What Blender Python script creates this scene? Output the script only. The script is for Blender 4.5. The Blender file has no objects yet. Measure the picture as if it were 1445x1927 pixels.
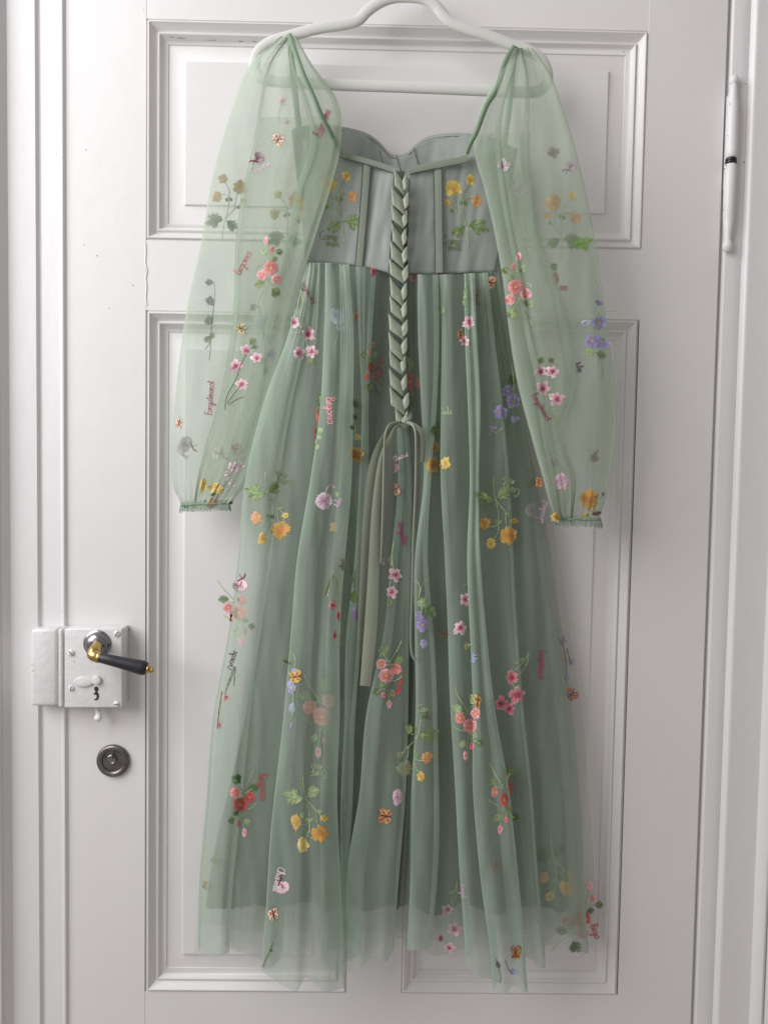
import bpy, math, random
import numpy as np
from mathutils import Vector, Matrix, noise
from mathutils.bvhtree import BVHTree
random.seed(7)
RN = random.Random(11)
C = bpy.context.scene.collection
sc = bpy.context.scene

# ------------------------------------------------------------------ camera
W0, H0, FPX = 1445.0, 1927.0, 1448.0        # the photograph's frame and the phone lens
DIST, ZC = 1.05, 1.45                        # metres from the door, height of the lens
pitch, yaw, roll = math.radians(-2.7675), math.radians(-0.7598), math.radians(0.9483)
RM = (Matrix.Rotation(yaw, 3, 'Z') @ Matrix.Rotation(pitch, 3, 'X') @
      Matrix(((1, 0, 0), (0, 0, -1), (0, 1, 0))) @ Matrix.Rotation(roll, 3, 'Z'))
CAM = Vector((0, -DIST, ZC))
cd = bpy.data.cameras.new('camera'); cam = bpy.data.objects.new('camera', cd); C.objects.link(cam)
cam.matrix_world = Matrix.Translation(CAM) @ RM.to_4x4()
cd.sensor_fit = 'VERTICAL'; cd.sensor_height = 24.0; cd.lens = 24.0 * FPX / H0
cd.clip_start = 0.02; cd.clip_end = 60
sc.camera = cam
def ray(px, py):
    return RM @ Vector(((px - W0 / 2) / FPX, -(py - H0 / 2) / FPX, -1.0))
def P(px, py, d=0.0):                        # the point seen at px, py that stands d metres proud of the door
    r = ray(px, py)
    return CAM + r * ((DIST - d) / r.y)

# ------------------------------------------------------------------ light
w = bpy.data.worlds.new('World'); sc.world = w; w.use_nodes = True
bg = w.node_tree.nodes['Background']; bg.inputs[0].default_value = (1.0, 0.93, 0.90, 1); bg.inputs[1].default_value = 0.34
def area(name, loc, target, sx, sy, power, col):
    l = bpy.data.lights.new(name, 'AREA'); l.shape = 'RECTANGLE'; l.size = sx; l.size_y = sy
    l.energy = power; l.color = col
    o = bpy.data.objects.new(name, l); C.objects.link(o); o.location = loc
    o.rotation_euler = (Vector(target) - Vector(loc)).to_track_quat('-Z', 'Y').to_euler()
area('window_light', (-1.5, -1.02, ZC + .95), (-0.05, 0, ZC + .15), 1.5, 1.8, 50.5, (0.98, 0.968, 1.0))
sc.view_settings.view_transform = 'Standard'; sc.view_settings.look = 'None'
sc.view_settings.exposure = 0.0; sc.view_settings.gamma = 1.0
cy = sc.cycles
cy.transparent_max_bounces = 40; cy.max_bounces = 10; cy.diffuse_bounces = 5; cy.transmission_bounces = 8
cy.use_denoising = True
sc.render.film_transparent = False

# ------------------------------------------------------------------ materials
def mat(name):
    m = bpy.data.materials.new(name); m.use_nodes = True
    n = m.node_tree.nodes; n.clear(); return m, n, m.node_tree.links
def noise_node(n, l, scale, detail=3, stretch=None, src='Object'):
    tc = n.new('ShaderNodeTexCoord'); t = n.new('ShaderNodeTexNoise')
    t.inputs['Scale'].default_value = scale; t.inputs['Detail'].default_value = detail
    if stretch:
        mp = n.new('ShaderNodeMapping'); mp.inputs['Scale'].default_value = stretch
        l.new(tc.outputs[src], mp.inputs[0]); l.new(mp.outputs[0], t.inputs[0])
    else: l.new(tc.outputs[src], t.inputs[0])
    return t
def solid(name, col, rough=0.5, metal=0.0, bump=0.0, bscale=60, var=0.06, stretch=None, sheen=0.0, vscale=8, coat=0.0, spec=0.5, col2=None):
    m, n, l = mat(name)
    o = n.new('ShaderNodeOutputMaterial'); p = n.new('ShaderNodeBsdfPrincipled'); l.new(p.outputs[0], o.inputs[0])
    p.inputs['Roughness'].default_value = rough; p.inputs['Metallic'].default_value = metal
    p.inputs['Specular IOR Level'].default_value = spec
    if sheen: p.inputs['Sheen Weight'].default_value = sheen
    if coat: p.inputs['Coat Weight'].default_value = coat
    t = noise_node(n, l, vscale, 4, stretch)
    mx = n.new('ShaderNodeMix'); mx.data_type = 'RGBA'
    c2 = col2 or tuple(max(0, c * (1 - var * 2)) for c in col)
    mx.inputs[6].default_value = (*col, 1); mx.inputs[7].default_value = (*c2, 1)
    cr = n.new('ShaderNodeMapRange'); cr.inputs[1].default_value = 0.35; cr.inputs[2].default_value = 0.75
    l.new(t.outputs[0], cr.inputs[0]); l.new(cr.outputs[0], mx.inputs[0]); l.new(mx.outputs[2], p.inputs['Base Color'])
    if bump:
        b = n.new('ShaderNodeBump'); b.inputs['Strength'].default_value = 1.0; b.inputs['Distance'].default_value = bump
        t2 = noise_node(n, l, bscale, 5, stretch); l.new(t2.outputs[0], b.inputs['Height']); l.new(b.outputs[0], p.inputs['Normal'])
    return m
def tulle(name, col, cover, trans=0.4, warm=None, vary=1.0):
    """sheer net: threads cover a share of every sight line; more of it the flatter the cloth is seen"""
    m, n, l = mat(name)
    o = n.new('ShaderNodeOutputMaterial')
    g = n.new('ShaderNodeNewGeometry'); dp = n.new('ShaderNodeVectorMath'); dp.operation = 'DOT_PRODUCT'
    l.new(g.outputs['Normal'], dp.inputs[0]); l.new(g.outputs['Incoming'], dp.inputs[1])
    ab = n.new('ShaderNodeMath'); ab.operation = 'ABSOLUTE'; l.new(dp.outputs['Value'], ab.inputs[0])
    mxx = n.new('ShaderNodeMath'); mxx.operation = 'MAXIMUM'; mxx.inputs[1].default_value = 0.09; l.new(ab.outputs[0], mxx.inputs[0])
    inv = n.new('ShaderNodeMath'); inv.operation = 'DIVIDE'; inv.inputs[0].default_value = 1.0; l.new(mxx.outputs[0], inv.inputs[1])
    # cover varies softly: yarn bunching, along the fall of the cloth
    t = noise_node(n, l, 10, 4, (9, 9, 0.7)); mr = n.new('ShaderNodeMapRange')
    mr.inputs[1].default_value = .3; mr.inputs[2].default_value = .7; mr.inputs[3].default_value = 1 - cover * (1 - .12 * vary); mr.inputs[4].default_value = 1 - cover * (1 + .14 * vary)
    l.new(t.outputs[0], mr.inputs[0])
    pw = n.new('ShaderNodeMath'); pw.operation = 'POWER'; l.new(mr.outputs[0], pw.inputs[0]); l.new(inv.outputs[0], pw.inputs[1])
    df = n.new('ShaderNodeBsdfDiffuse'); df.inputs[0].default_value = (*col, 1)
    tr = n.new('ShaderNodeBsdfTranslucent'); tr.inputs[0].default_value = (*(warm or col), 1)
    a = n.new('ShaderNodeMixShader'); a.inputs[0].default_value = trans; l.new(df.outputs[0], a.inputs[1]); l.new(tr.outputs[0], a.inputs[2])
    tp = n.new('ShaderNodeBsdfTransparent')
    mix = n.new('ShaderNodeMixShader'); l.new(pw.outputs[0], mix.inputs[0]); l.new(a.outputs[0], mix.inputs[1]); l.new(tp.outputs[0], mix.inputs[2])
    l.new(mix.outputs[0], o.inputs[0])
    b = n.new('ShaderNodeBump'); b.inputs['Distance'].default_value = 0.002; b.inputs['Strength'].default_value = .5
    t2 = noise_node(n, l, 22, 3, (3, 3, .5)); l.new(t2.outputs[0], b.inputs['Height'])
    l.new(b.outputs[0], df.inputs['Normal']); l.new(b.outputs[0], tr.inputs['Normal'])
    return m
def thread():
    m, n, l = mat('embroidery_thread')
    o = n.new('ShaderNodeOutputMaterial'); p = n.new('ShaderNodeBsdfPrincipled'); l.new(p.outputs[0], o.inputs[0])
    at = n.new('ShaderNodeAttribute'); at.attribute_name = 'Col'
    t = noise_node(n, l, 900, 2); mr = n.new('ShaderNodeMapRange'); mr.inputs[3].default_value = .72; mr.inputs[4].default_value = 1.2
    l.new(t.outputs[0], mr.inputs[0])
    vm = n.new('ShaderNodeVectorMath'); vm.operation = 'SCALE'; l.new(at.outputs['Color'], vm.inputs[0]); l.new(mr.outputs[0], vm.inputs['Scale'])
    l.new(vm.outputs[0], p.inputs['Base Color'])
    p.inputs['Roughness'].default_value = .48; p.inputs['Sheen Weight'].default_value = .15
    return m
M_PAINT = solid('white_gloss_paint', (.76, .745, .735), .40, bump=.0005, bscale=30, var=.02, vscale=5)
M_PAINT2 = solid('white_frame_paint', (.76, .75, .745), .38, bump=.0006, bscale=30, var=.02, stretch=(1.5, 1.5, .8), vscale=3)
M_LOCK = solid('thick_white_lock_paint', (.72, .715, .71), .32, bump=.0011, bscale=75, var=.03, vscale=20)
M_WALL = solid('wall_paint', (.62, .60, .57), .7, bump=.0006, bscale=50)
M_DARK = solid('dark_gap', (.03, .028, .025), .8)
M_GRIME = solid('grimy_paint_crack', (.13, .12, .11), .8)
M_STEEL = solid('worn_steel', (.33, .33, .34), .27, .95, bump=.0003, bscale=120, var=.2, vscale=60)
M_BRASS = solid('aged_brass', (.58, .42, .17), .30, 1.0, bump=.0003, bscale=90, var=.25, vscale=50, col2=(.38, .22, .06))
M_CYL = solid('tarnished_nickel', (.24, .22, .22), .36, .9, bump=.0003, bscale=150, var=.25, vscale=70)
M_BLACK = solid('black_painted_wood', (.022, .022, .028), .42, bump=.0006, bscale=120, var=.2, stretch=(.2, 1, 1), vscale=60)
M_HANGER = solid('pale_flocked_plastic', (.66, .67, .63), .85, bump=.0003, bscale=400, var=.04, sheen=.35)
M_TULLE = tulle('sage_tulle', (.50, .615, .51), .34, .38)
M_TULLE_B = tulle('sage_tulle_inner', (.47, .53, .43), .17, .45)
M_SLEEVE = tulle('sage_sleeve_tulle', (.60, .70, .58), .31, .42, vary=.3)
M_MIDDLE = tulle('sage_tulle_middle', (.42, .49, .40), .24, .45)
M_GATH = tulle('sleeve_gather_tulle', (.50, .61, .45), .27, .42, vary=.4)
M_STRAP = tulle('gathered_strap_tulle', (.34, .46, .33), .86, .3)
M_FRILL = tulle('frayed_frill_tulle', (.44, .56, .46), .38, .4)
M_LINING = tulle('chiffon_lining', (.25, .265, .235), .84, .25, vary=.25)
M_SATIN = solid('sage_satin', (.32, .352, .322), .52, bump=.0028, bscale=11, var=.06, stretch=(1.3, 1.3, .5), sheen=.2)
M_BIND = solid('satin_binding', (.265, .31, .245), .36, bump=.0006, bscale=50, var=.06, sheen=.2)
M_RIBBON = solid('satin_lacing_ribbon', (.295, .33, .245), .36, bump=.0006, bscale=45, var=.08, sheen=.25)
M_STITCH = solid('dark_green_stitching', (.085, .115, .085), .8)
M_THREAD = thread()

# ------------------------------------------------------------------ mesh helpers
def link(name, verts, faces, m, parent=None, smooth=True, cols=None):
    me = bpy.data.meshes.new(name); me.from_pydata([tuple(v) for v in verts], [], faces)
    me.materials.append(m)
    if smooth: me.polygons.foreach_set('use_smooth', [True] * len(me.polygons))
    if cols is not None:
        a = me.color_attributes.new('Col', 'FLOAT_COLOR', 'CORNER')
        buf = []
        for f, c in zip(faces, cols): buf += list(c) * len(f)
        a.data.foreach_set('color', buf)
    me.update()
    o = bpy.data.objects.new(name, me); C.objects.link(o)
    if parent is not None:
        o.parent = parent; o.matrix_parent_inverse = Matrix.Translation(-Vector(parent.location)) if parent.type == 'EMPTY' and parent.parent is None else Matrix.Identity(4)
    return o
def empty(name, loc, label, cat):
    o = bpy.data.objects.new(name, None); C.objects.link(o); o.location = loc; o.empty_display_size = .05
    o['label'] = label; o['category'] = cat; return o
def bevel(o, wd, seg=2):
    b = o.modifiers.new('bevel', 'BEVEL'); b.width = wd; b.segments = seg; b.limit_method = 'ANGLE'; return o
def box(name, x0, x1, y0, y1, z0, z1, m, parent=None, bv=0):
    v = [(x, y, z) for x in (x0, x1) for y in (y0, y1) for z in (z0, z1)]
    f = [(0, 1, 3, 2), (4, 6, 7, 5), (0, 4, 5, 1), (2, 3, 7, 6), (0, 2, 6, 4), (1, 5, 7, 3)]
    o = link(name, v, f, m, parent, smooth=bool(bv))
    if bv: bevel(o, bv)
    return o
def hermite(ys, xs, y):
    ys = np.asarray(ys, float); xs = np.asarray(xs, float)
    s = np.gradient(xs, ys); i = np.clip(np.searchsorted(ys, y) - 1, 0, len(ys) - 2)
    h = ys[i + 1] - ys[i]; t = np.clip((y - ys[i]) / h, 0, 1)
    return ((2 * t**3 - 3 * t**2 + 1) * xs[i] + (t**3 - 2 * t**2 + t) * h * s[i] + (-2 * t**3 + 3 * t**2) * xs[i + 1] + (t**3 - t**2) * h * s[i + 1])
def catmull(pts, k, closed=False):
    """pts: (n, rows, 3) -> dense across n"""
    n = len(pts); out = []; R = range(n if closed else n - 1)
    for i in R:
        g = lambda j: pts[j % n] if closed else pts[min(max(j, 0), n - 1)]
        p0, p1, p2, p3 = g(i - 1), g(i), g(i + 1), g(i + 2)
        for a in range(k):
            t = a / k
            out.append(.5 * ((2 * p1) + (-p0 + p2) * t + (2 * p0 - 5 * p1 + 4 * p2 - p3) * t * t + (-p0 + 3 * p1 - 3 * p2 + p3) * t**3))
    if not closed: out.append(pts[-1])
    return np.array(out)
SHEETS = {}
def sheet(name, key, curves, ys, m, parent, k=6, rows=90, closed=False, y0=None, wr=.0012, gather=None, hemj=0, seed=0, extra=None, thick=0):
    """cloth lofted through the fold lines. curves: dict(x=[..at ys..], d=number or list, hem=y)"""
    ys = list(ys); T = np.linspace(0, 1, rows); Q = []
    for c in curves:
        ya = c.get('top', (float(np.interp(c['x'][0], [574, 620, 660, 700, 737, 766, 820, 870, 932], [494, 495, 498, 505, 515, 516, 517, 515, 512])) if gather else (y0 if y0 is not None else ys[0]))); yb = c.get('hem', ys[-1])
        yy = ya + (yb - ya) * T
        xx = hermite(ys, c['x'], np.clip(yy, ys[0], ys[-1]))
        over = np.maximum(0, yy - ys[-1]); xx = xx + over * (c['x'][-1] - c['x'][-2]) / (ys[-1] - ys[-2]) * .6
        d = c['d']
        dd = np.full(rows, d, float) if np.isscalar(d) else (hermite(ys, d, np.clip(yy, ys[0], ys[-1])) if len(d) == len(ys) else np.interp(T, np.linspace(0, 1, len(d)), d))
        Q.append(np.stack([xx, yy, dd], 1))
    G = catmull(np.array(Q), k, closed); nc = len(G)
    verts = []
    for i in range(nc):
        u = i / nc
        jag = hemj * (noise.noise(Vector((i * .11, seed, 3.1))) + .25 * noise.noise(Vector((i * 1.3, seed, 8.1))))
        for j in range(rows):
            x, y, d = G[i, j]; t = j / (rows - 1)
            if hemj: y += jag * t**6
            p = Vector((x * .02, y * .004, seed * 7.3)); q = Vector((x * .05, y * .012, seed * 3.7 + 5))
            d += wr * (noise.noise(p) * 2.2 + noise.noise(q))
            if gather:
                amp, frq, fade = gather
                ph = frq * u * math.tau + 1.6 * noise.noise(Vector((u * 14, 0, seed))) * math.tau
                e = math.exp(-max(0, y - ys[0]) / fade)
                d += amp * math.sin(ph) * e * min(1, t * 14) * (.5 + .9 * abs(noise.noise(Vector((u * 23, 4, seed)))) + .4 * noise.noise(Vector((u * 30, y * .02, seed))))
                x += 2.6 * math.cos(ph * .5) * e
                x += 5.5 * t * noise.noise(Vector((u * 11, y * .0045, seed + .5)))
            if extra: x, y, d = extra(u, t, x, y, d)
            verts.append(P(x, y, d))
    faces = []
    for i in range(nc if closed else nc - 1):
        a = i * rows; b = ((i + 1) % nc) * rows
        for j in range(rows - 1): faces.append((a + j, a + j + 1, b + j + 1, b + j))
    o = link(name, verts, faces, m, parent)
    if thick:
        s = o.modifiers.new('thickness', 'SOLIDIFY'); s.thickness = thick; s.offset = 0
    SHEETS[key] = BVHTree.FromPolygons(verts, faces)
    return o
def lerp(a, b, t): return [p + (q - p) * t for p, q in zip(a, b)]
def off(a, v): return [p + v for p in a]
def tube(name, pts, r, m, parent, n=10, flat=1.0, closed=False, k=6):
    """round bar through 3-D points; r number or list; flat squeezes it front to back"""
    A = np.array([tuple(p) for p in pts]); R = np.array([r] * len(A) if np.isscalar(r) else r, float)
    Q = np.concatenate([A, R[:, None]], 1)[:, None, :]
    G = catmull(Q, k, closed)[:, 0, :]; N = len(G); vs = []; fs = []
    for i in range(N):
        a = G[(i - 1) % N] if closed or i else G[0]; b = G[(i + 1) % N] if closed or i < N - 1 else G[-1]
        t = Vector(b[:3] - a[:3]).normalized(); s = t.cross(Vector((0, 1, 0)))
        if s.length < .2: s = t.cross(Vector((0, 0, 1)))
        s.normalize(); u = t.cross(s).normalized()
        for j in range(n):
            an = j / n * math.tau
            vs.append(Vector(G[i][:3]) + s * math.cos(an) * G[i][3] + u * math.sin(an) * G[i][3] * flat)
    for i in range(N if closed else N - 1):
        for j in range(n):
            a = i * n; b = ((i + 1) % N) * n; j2 = (j + 1) % n
            fs.append((a + j, a + j2, b + j2, b + j))
    if not closed: fs += [tuple(range(n)), tuple((N - 1) * n + j for j in range(n - 1, -1, -1))]
    return link(name, vs, fs, m, parent)
def lathe(name, base, axis, prof, m, parent, n=28):
    """turned piece: prof = [(distance along axis, radius)]"""
    axis = Vector(axis).normalized(); s = axis.orthogonal().normalized(); u = axis.cross(s); vs = []; fs = []
    for (h, r) in prof:
        for j in range(n):
            a = j / n * math.tau; vs.append(Vector(base) + axis * h + (s * math.cos(a) + u * math.sin(a)) * r)
    for i in range(len(prof) - 1):
        for j in range(n): fs.append((i * n + j, i * n + (j + 1) % n, (i + 1) * n + (j + 1) % n, (i + 1) * n + j))
    fs += [tuple(range(n - 1, -1, -1)), tuple((len(prof) - 1) * n + j for j in range(n))]
    o = link(name, vs, fs, m, parent); e = o.modifiers.new('edge', 'EDGE_SPLIT'); e.split_angle = math.radians(38); return o

# ================================================================== SETTING
X = lambda k: k * DIST                       # sight-line slope -> metres on the door
Z = lambda k: ZC + k * DIST
wl = box('wall', -1.9, 1.9, .06, .20, -.0, 2.9, M_WALL); wl['kind'] = 'structure'

# ------------------------------------------------------------------ door
DX0, DX1, DZ0, DZ1 = X(-.3958), X(.4380), 0.02, 2.16
door = empty('panelled_door', (DX0, 0, DZ0), 'white painted panelled wooden door with an old rim lock and black lever handle', 'door')
UP = (X(-.2955), X(.3385), Z(.2939), Z(.5680))        # upper panel opening
LPL = (X(-.2945), X(-.0265), Z(-.6950), Z(.2055))      # lower left panel
LPR = (X(.0465), X(.3370), Z(-.6950), Z(.2055))        # lower right panel
T = .04
def slab(name, x0, x1, z0, z1, proud=0.0): return box(name, x0, x1, -proud, T, z0, z1, M_PAINT, door)
slab('stile', DX0, UP[0], DZ0, DZ1, .0004); slab('stile', UP[1], DX1, DZ0, DZ1, .0004)
slab('rail', UP[0], UP[1], UP[3], DZ1); slab('rail', UP[0], UP[1], LPL[3], UP[2]); slab('rail', UP[0], UP[1], DZ0, LPL[2])
slab('mullion', LPL[1], LPR[0], LPL[2], LPL[3], .0002)
def rings(name, rc, prof, m, fill=False):
    x0, x1, z0, z1 = rc; vs = []; fs = []
    for (o_, d) in prof: vs += [(x0 + o_, -d, z0 + o_), (x1 - o_, -d, z0 + o_), (x1 - o_, -d, z1 - o_), (x0 + o_, -d, z1 - o_)]
    for i in range(len(prof) - 1):
        for j in range(4): fs.append((i * 4 + j, i * 4 + (j + 1) % 4, i * 4 + 4 + (j + 1) % 4, i * 4 + 4 + j))
    if fill: k = (len(prof) - 1) * 4; fs.append((k, k + 1, k + 2, k + 3))
    o = link(name, vs, fs, m, door); e = o.modifiers.new('edge', 'EDGE_SPLIT'); e.split_angle = math.radians(34); return o
MP = [(0, .0), (.0005, -.0016), (.0014, -.0016), (.0022, .0008), (.0030, .0018), (.0042, .0018), (.0050, .0006), (.0075, -.0020), (.0105, -.0062), (.0130, -.0078), (.0136, -.0076),
      (.0142, -.0052), (.0154, -.0044), (.0166, -.0050), (.0185, -.0085), (.0215, -.0112), (.0245, -.0125), (.0258, -.0128)]
FP = [(.0258, -.0130), (.0264, -.0142), (.0300, -.0140), (.0490, -.0096), (.0497, -.0078), (.0504, -.0070)]
for r in (UP, LPL, LPR):
    rings('panel_moulding', r, MP, M_PAINT); rings('panel', r, FP, M_PAINT, True)
def fleck(x, y, r, d, m=M_GRIME):
    pts = [(x + r * RN.uniform(.4, 1.1) * math.cos(a * .9), y + r * 1.3 * RN.uniform(.4, 1.1) * math.sin(a * .9)) for a in range(7)]
    return link('paint_chip', [P(px, py, d) for px, py in pts], [tuple(range(7))], m, door, False)
# little paint cracks and runs on the joints
def crack(pts, wd=.7, d=.0006, m=M_GRIME):
    vs = []; fs = []
    for i, (x, y) in enumerate(pts):
        a = wd * RN.uniform(.3, 1.1); vs += [P(x, y - a, d), P(x, y + a, d)]
        if i: fs.append((2 * i - 2, 2 * i - 1, 2 * i + 1, 2 * i))
    return link('paint_crack', vs, fs, m, door, False)
for x0, x1, y in ((318, 328, 70), (333, 350, 72), (384, 407, 76), (449, 458, 78), (475, 482, 79)): crack([(x0 + (x1 - x0) * i / 4, y + RN.uniform(-.6, .6)) for i in range(5)], .8, -.0035)
for x, y in ((270, 18), (161, 282), (182, 481), (158, 460), (250, 537), (205, 580), (1172, 97)): crack([(x, y), (x + 2.2, y + .6)], 1.1)
tube('paint_run', [P(276 + RN.uniform(-2, 2), y, .0002) for y in range(458, 588, 13)], .0009, M_PAINT, door, 8)
tube('paint_run', [P(1000 + 20 * i, 583 + i * .3, .0) for i in range(0, 9)], .0005, M_PAINT, door, 8)

for x, y, r, d in ((1363, 318, 1.6, .0172), (1364, 326, 1.2, .0172), (1366, 312, 1.3, .0175), (1361, 395, 1.2, .017), (1363, 388, 1.0, .017), (1367, 255, 1.0, .0172), (1372, 196, 1.2, .0165), (243, 1185, 1.5, .012), (107, 290, 1.0, .008), (62, 1262, 1.2, .0275), (61, 1250, 1.0, .0275), (140, 1245, 1.0, .0284), (118, 1150, 1.0, .008), (1403, 158, 1.3, .0115), (1399, 305, 1.6, .0115)):
    fleck(x, y, r, d)
# ------------------------------------------------------------------ door frame
door['kind'] = 'thing'
frame = empty('door_frame', (X(-.44), 0, 0), 'white painted moulded door frame around the panelled door, grooved on both sides', 'door frame')
def upright(name, prof, z0=0.0, z1=2.32, m=M_PAINT2, back=.055):
    n = len(prof); vs = [(x, -d, z) for z in (z0, z1) for (x, d) in prof] + [(prof[-1][0], back, z) for z in (z0, z1)] + [(prof[0][0], back, z) for z in (z0, z1)]
    fs = [(i, i + 1, n + i + 1, n + i) for i in range(n - 1)] + [(n - 1, 2 * n, 2 * n + 1, 2 * n - 1), (0, n, 2 * n + 3, 2 * n + 2)]
    o = link(name, vs, fs, m, frame); e = o.modifiers.new('edge', 'EDGE_SPLIT'); e.split_angle = math.radians(34); return o
upright('jamb', [(X(-.4265), .003), (X(-.4262), .0038), (X(-.4040), .0040), (X(-.4022), .0041), (X(-.4012), .0046), (X(-.3998), .0049), (X(-.3985), .0044), (X(-.3972), .0020), (X(-.3959), .0006)])
upright('architrave', [(X(-.560), .024), (X(-.480), .024), (X(-.4775), .0245), (X(-.4752), .0235), (X(-.4745), .0185), (X(-.4725), .0175), (X(-.4690), .0110), (X(-.4674), .0100), (X(-.4664), .0080), (X(-.4320), .0072),
                       (X(-.4310), .0062), (X(-.4290), .0030), (X(-.4268), .0022)])
upright('jamb', [(X(.4382), -.009), (X(.4431), -.0075), (X(.4436), -.0030), (X(.4440), .0010), (X(.4452), .0030), (X(.4560), .0046), (X(.4640), .0040), (X(.4660), .0030)])
upright('architrave', [(X(.4662), .0035), (X(.4672), .0065), (X(.4700), .0100), (X(.4716), .0108), (X(.4740), .0105), (X(.5120), .0115), (X(.5135), .0130), (X(.5190), .0190), (X(.5235), .0205), (X(.5262), .0195), (X(.5268), .0150), (X(.5285), .0150), (X(.5292), .0215), (X(.5330), .0240), (X(.62), .0245)])
box('head_jamb', X(-.4265), X(.466), -.004, .055, DZ1 + .004, 2.22, M_PAINT2, frame); box('head_architrave', X(-.56), X(.62), -.02, .055, 2.222, 2.33, M_PAINT2, frame)
frame['kind'] = 'thing'
# keeper of the rim lock, on the frame
def wedge(name, px, m, parent, d0, d1, bv=.0015, rot=None):
    """block standing proud: px = front corners (l,t,r,b) at depth d1, straight back to d0"""
    l, t, r, b = px; A = [P(l, t, d1), P(r, t, d1), P(r, b, d1), P(l, b, d1)]
    B = [Vector((a.x, -d0, a.z)) for a in A]
    vs = A + B; fs = [(0, 1, 2, 3), (4, 7, 6, 5), (0, 4, 5, 1), (1, 5, 6, 2), (2, 6, 7, 3), (3, 7, 4, 0)]
    o = link(name, vs, fs, m, parent); bevel(o, bv, 3); return o
LD = .028
kp = wedge('lock_keeper', (58, 1184, 107.5, 1329), M_LOCK, frame, .002, LD - .002, .004)
wedge('keeper_rib', (110, 1184, 118.5, 1331), M_LOCK, kp, .002, LD, .0022)

# ------------------------------------------------------------------ rim lock on the door
lock = wedge('rim_lock', (121.5, 1183, 230.5, 1332), M_LOCK, door, .0005, LD, .0018); lock['label'] = 'white painted rim lock box'
def screw(px, py, r, ang, d=LD):
    c = P(px, py, d); s = r / 1448 * 1.02
    o = lathe('screw', c, (0, -1, 0), [(-.001, s), (.0006, s), (.0018, s * .72), (.0022, s * .35)], M_LOCK, lock, 16)
    a = Vector((math.cos(ang), 0, math.sin(ang))); q = Vector((-a.z, 0, a.x)); vs = [c + a * s * .8 * i + q * s * .13 * j + Vector((0, -.0023, 0)) for i, j in ((-1, -1), (1, -1), (1, 1), (-1, 1))]
    link('screw_slot', vs, [(0, 1, 2, 3)], M_GRIME, lock, False)
screw(221, 1192.5, 6.5, 1.0); screw(135, 1228.5, 6.5, -.8); screw(135, 1295, 6, 1.5); screw(220, 1325, 6.2, .1)
rc = P(184, 1211, LD)
lathe('handle_rosette', rc, (0, -1, 0), [(0, .0182), (.002, .0182), (.0032, .0168), (.0036, .0150), (.0060, .0140), (.0085, .0120), (.0102, .0090), (.0108, .0060), (.014, .006)], M_STEEL, lock, 40)
kn = P(180, 1224, LD + .034)
tube('handle_neck', [P(184, 1213, LD + .008), P(183, 1216, LD + .020), P(178.5, 1224, LD + .032), P(176, 1231, LD + .036), P(181, 1235, LD + .038), P(189, 1237.5, LD + .038)], [.0062, .0066, .0074, .0078, .0075, .0069], M_BRASS, lock, 20)
g0 = P(187, 1237, LD + .038); g1 = P(279, 1259, LD + .036); ax = (g1 - g0); L = ax.length
lathe('handle_ferrule', g0 - ax.normalized() * .003, ax, [(0, .0066), (.001, .0075), (.003, .0077), (.0035, .0066)], M_BRASS, lock)
lathe('handle_grip', g0, ax, [(0, .0058), (.001, .0064), (L * .3, .0071), (L * .6, .0082), (L * .86, .0094), (L * .93, .0092), (L * .97, .0078), (L * .985, .0062)], M_BLACK, lock)
lathe('handle_tip', g0 + ax * .975, ax, [(0, .0062), (.0015, .0066), (.003, .0058), (.0036, .0036), (.005, .0032), (.0056, .0040), (.0078, .0042), (.0092, .0030), (.0097, .0012)], M_BRASS, lock)
# keyhole with its painted swinging cover
def disc_poly(name, pts, d, m, parent, th=.0012, bv=0):
    c = [P(x, y, d) for x, y in pts]; n = len(c); vs = c + [Vector((p.x, -(d - th), p.z)) for p in c]
    fs = [tuple(range(n)), tuple(range(2 * n - 1, n - 1, -1))] + [(i, n + i, n + (i + 1) % n, (i + 1) % n) for i in range(n)]
    o = link(name, vs, fs, m, parent, bool(bv))
    if bv: bevel(o, bv, 2)
    return o
def circ(cx, cyy, rx, ry=None, a0=0, a1=360, n=22, rot=0):
    ry = ry or rx; out = []
    for i in range(n):
        a = math.radians(a0 + (a1 - a0) * i / (n if a1 - a0 == 360 else n - 1)); x, y = rx * math.cos(a), ry * math.sin(a)
        cr, sr = math.cos(rot), math.sin(rot); out.append((cx + x * cr - y * sr, cyy + x * sr + y * cr))
    return out
disc_poly('keyhole_cover', circ(157.5, 1283.5, 18.5, 9.5, rot=-.06), LD + .0028, M_LOCK, lock, .003, .0009)
disc_poly('cover_pivot', circ(181.5, 1281, 8.2), LD + .0042, M_LOCK, lock, .0045, .0009)
kh = [(180, 1301), (177.5, 1297.5), (178, 1293.8), (181, 1292), (184.5, 1293), (186.2, 1296.3), (185, 1300), (183.4, 1302), (186, 1305), (187, 1311), (184.6, 1317), (180, 1318), (176.6, 1315.6), (180.5, 1315), (182.5, 1312), (182, 1308.5), (179.5, 1307), (176.2, 1307), (177.5, 1304), (180, 1303)]
disc_poly('keyhole', kh, LD + .0004, M_DARK, lock, .0009)
tube('bolt_knob', [P(183, 1330, .014), P(184, 1340, .016), P(185, 1345, .019), P(185, 1352, .021), P(185, 1357, .020)], [.0042, .0030, .0040, .0052, .0022], M_LOCK, lock, 14, .7)
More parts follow.
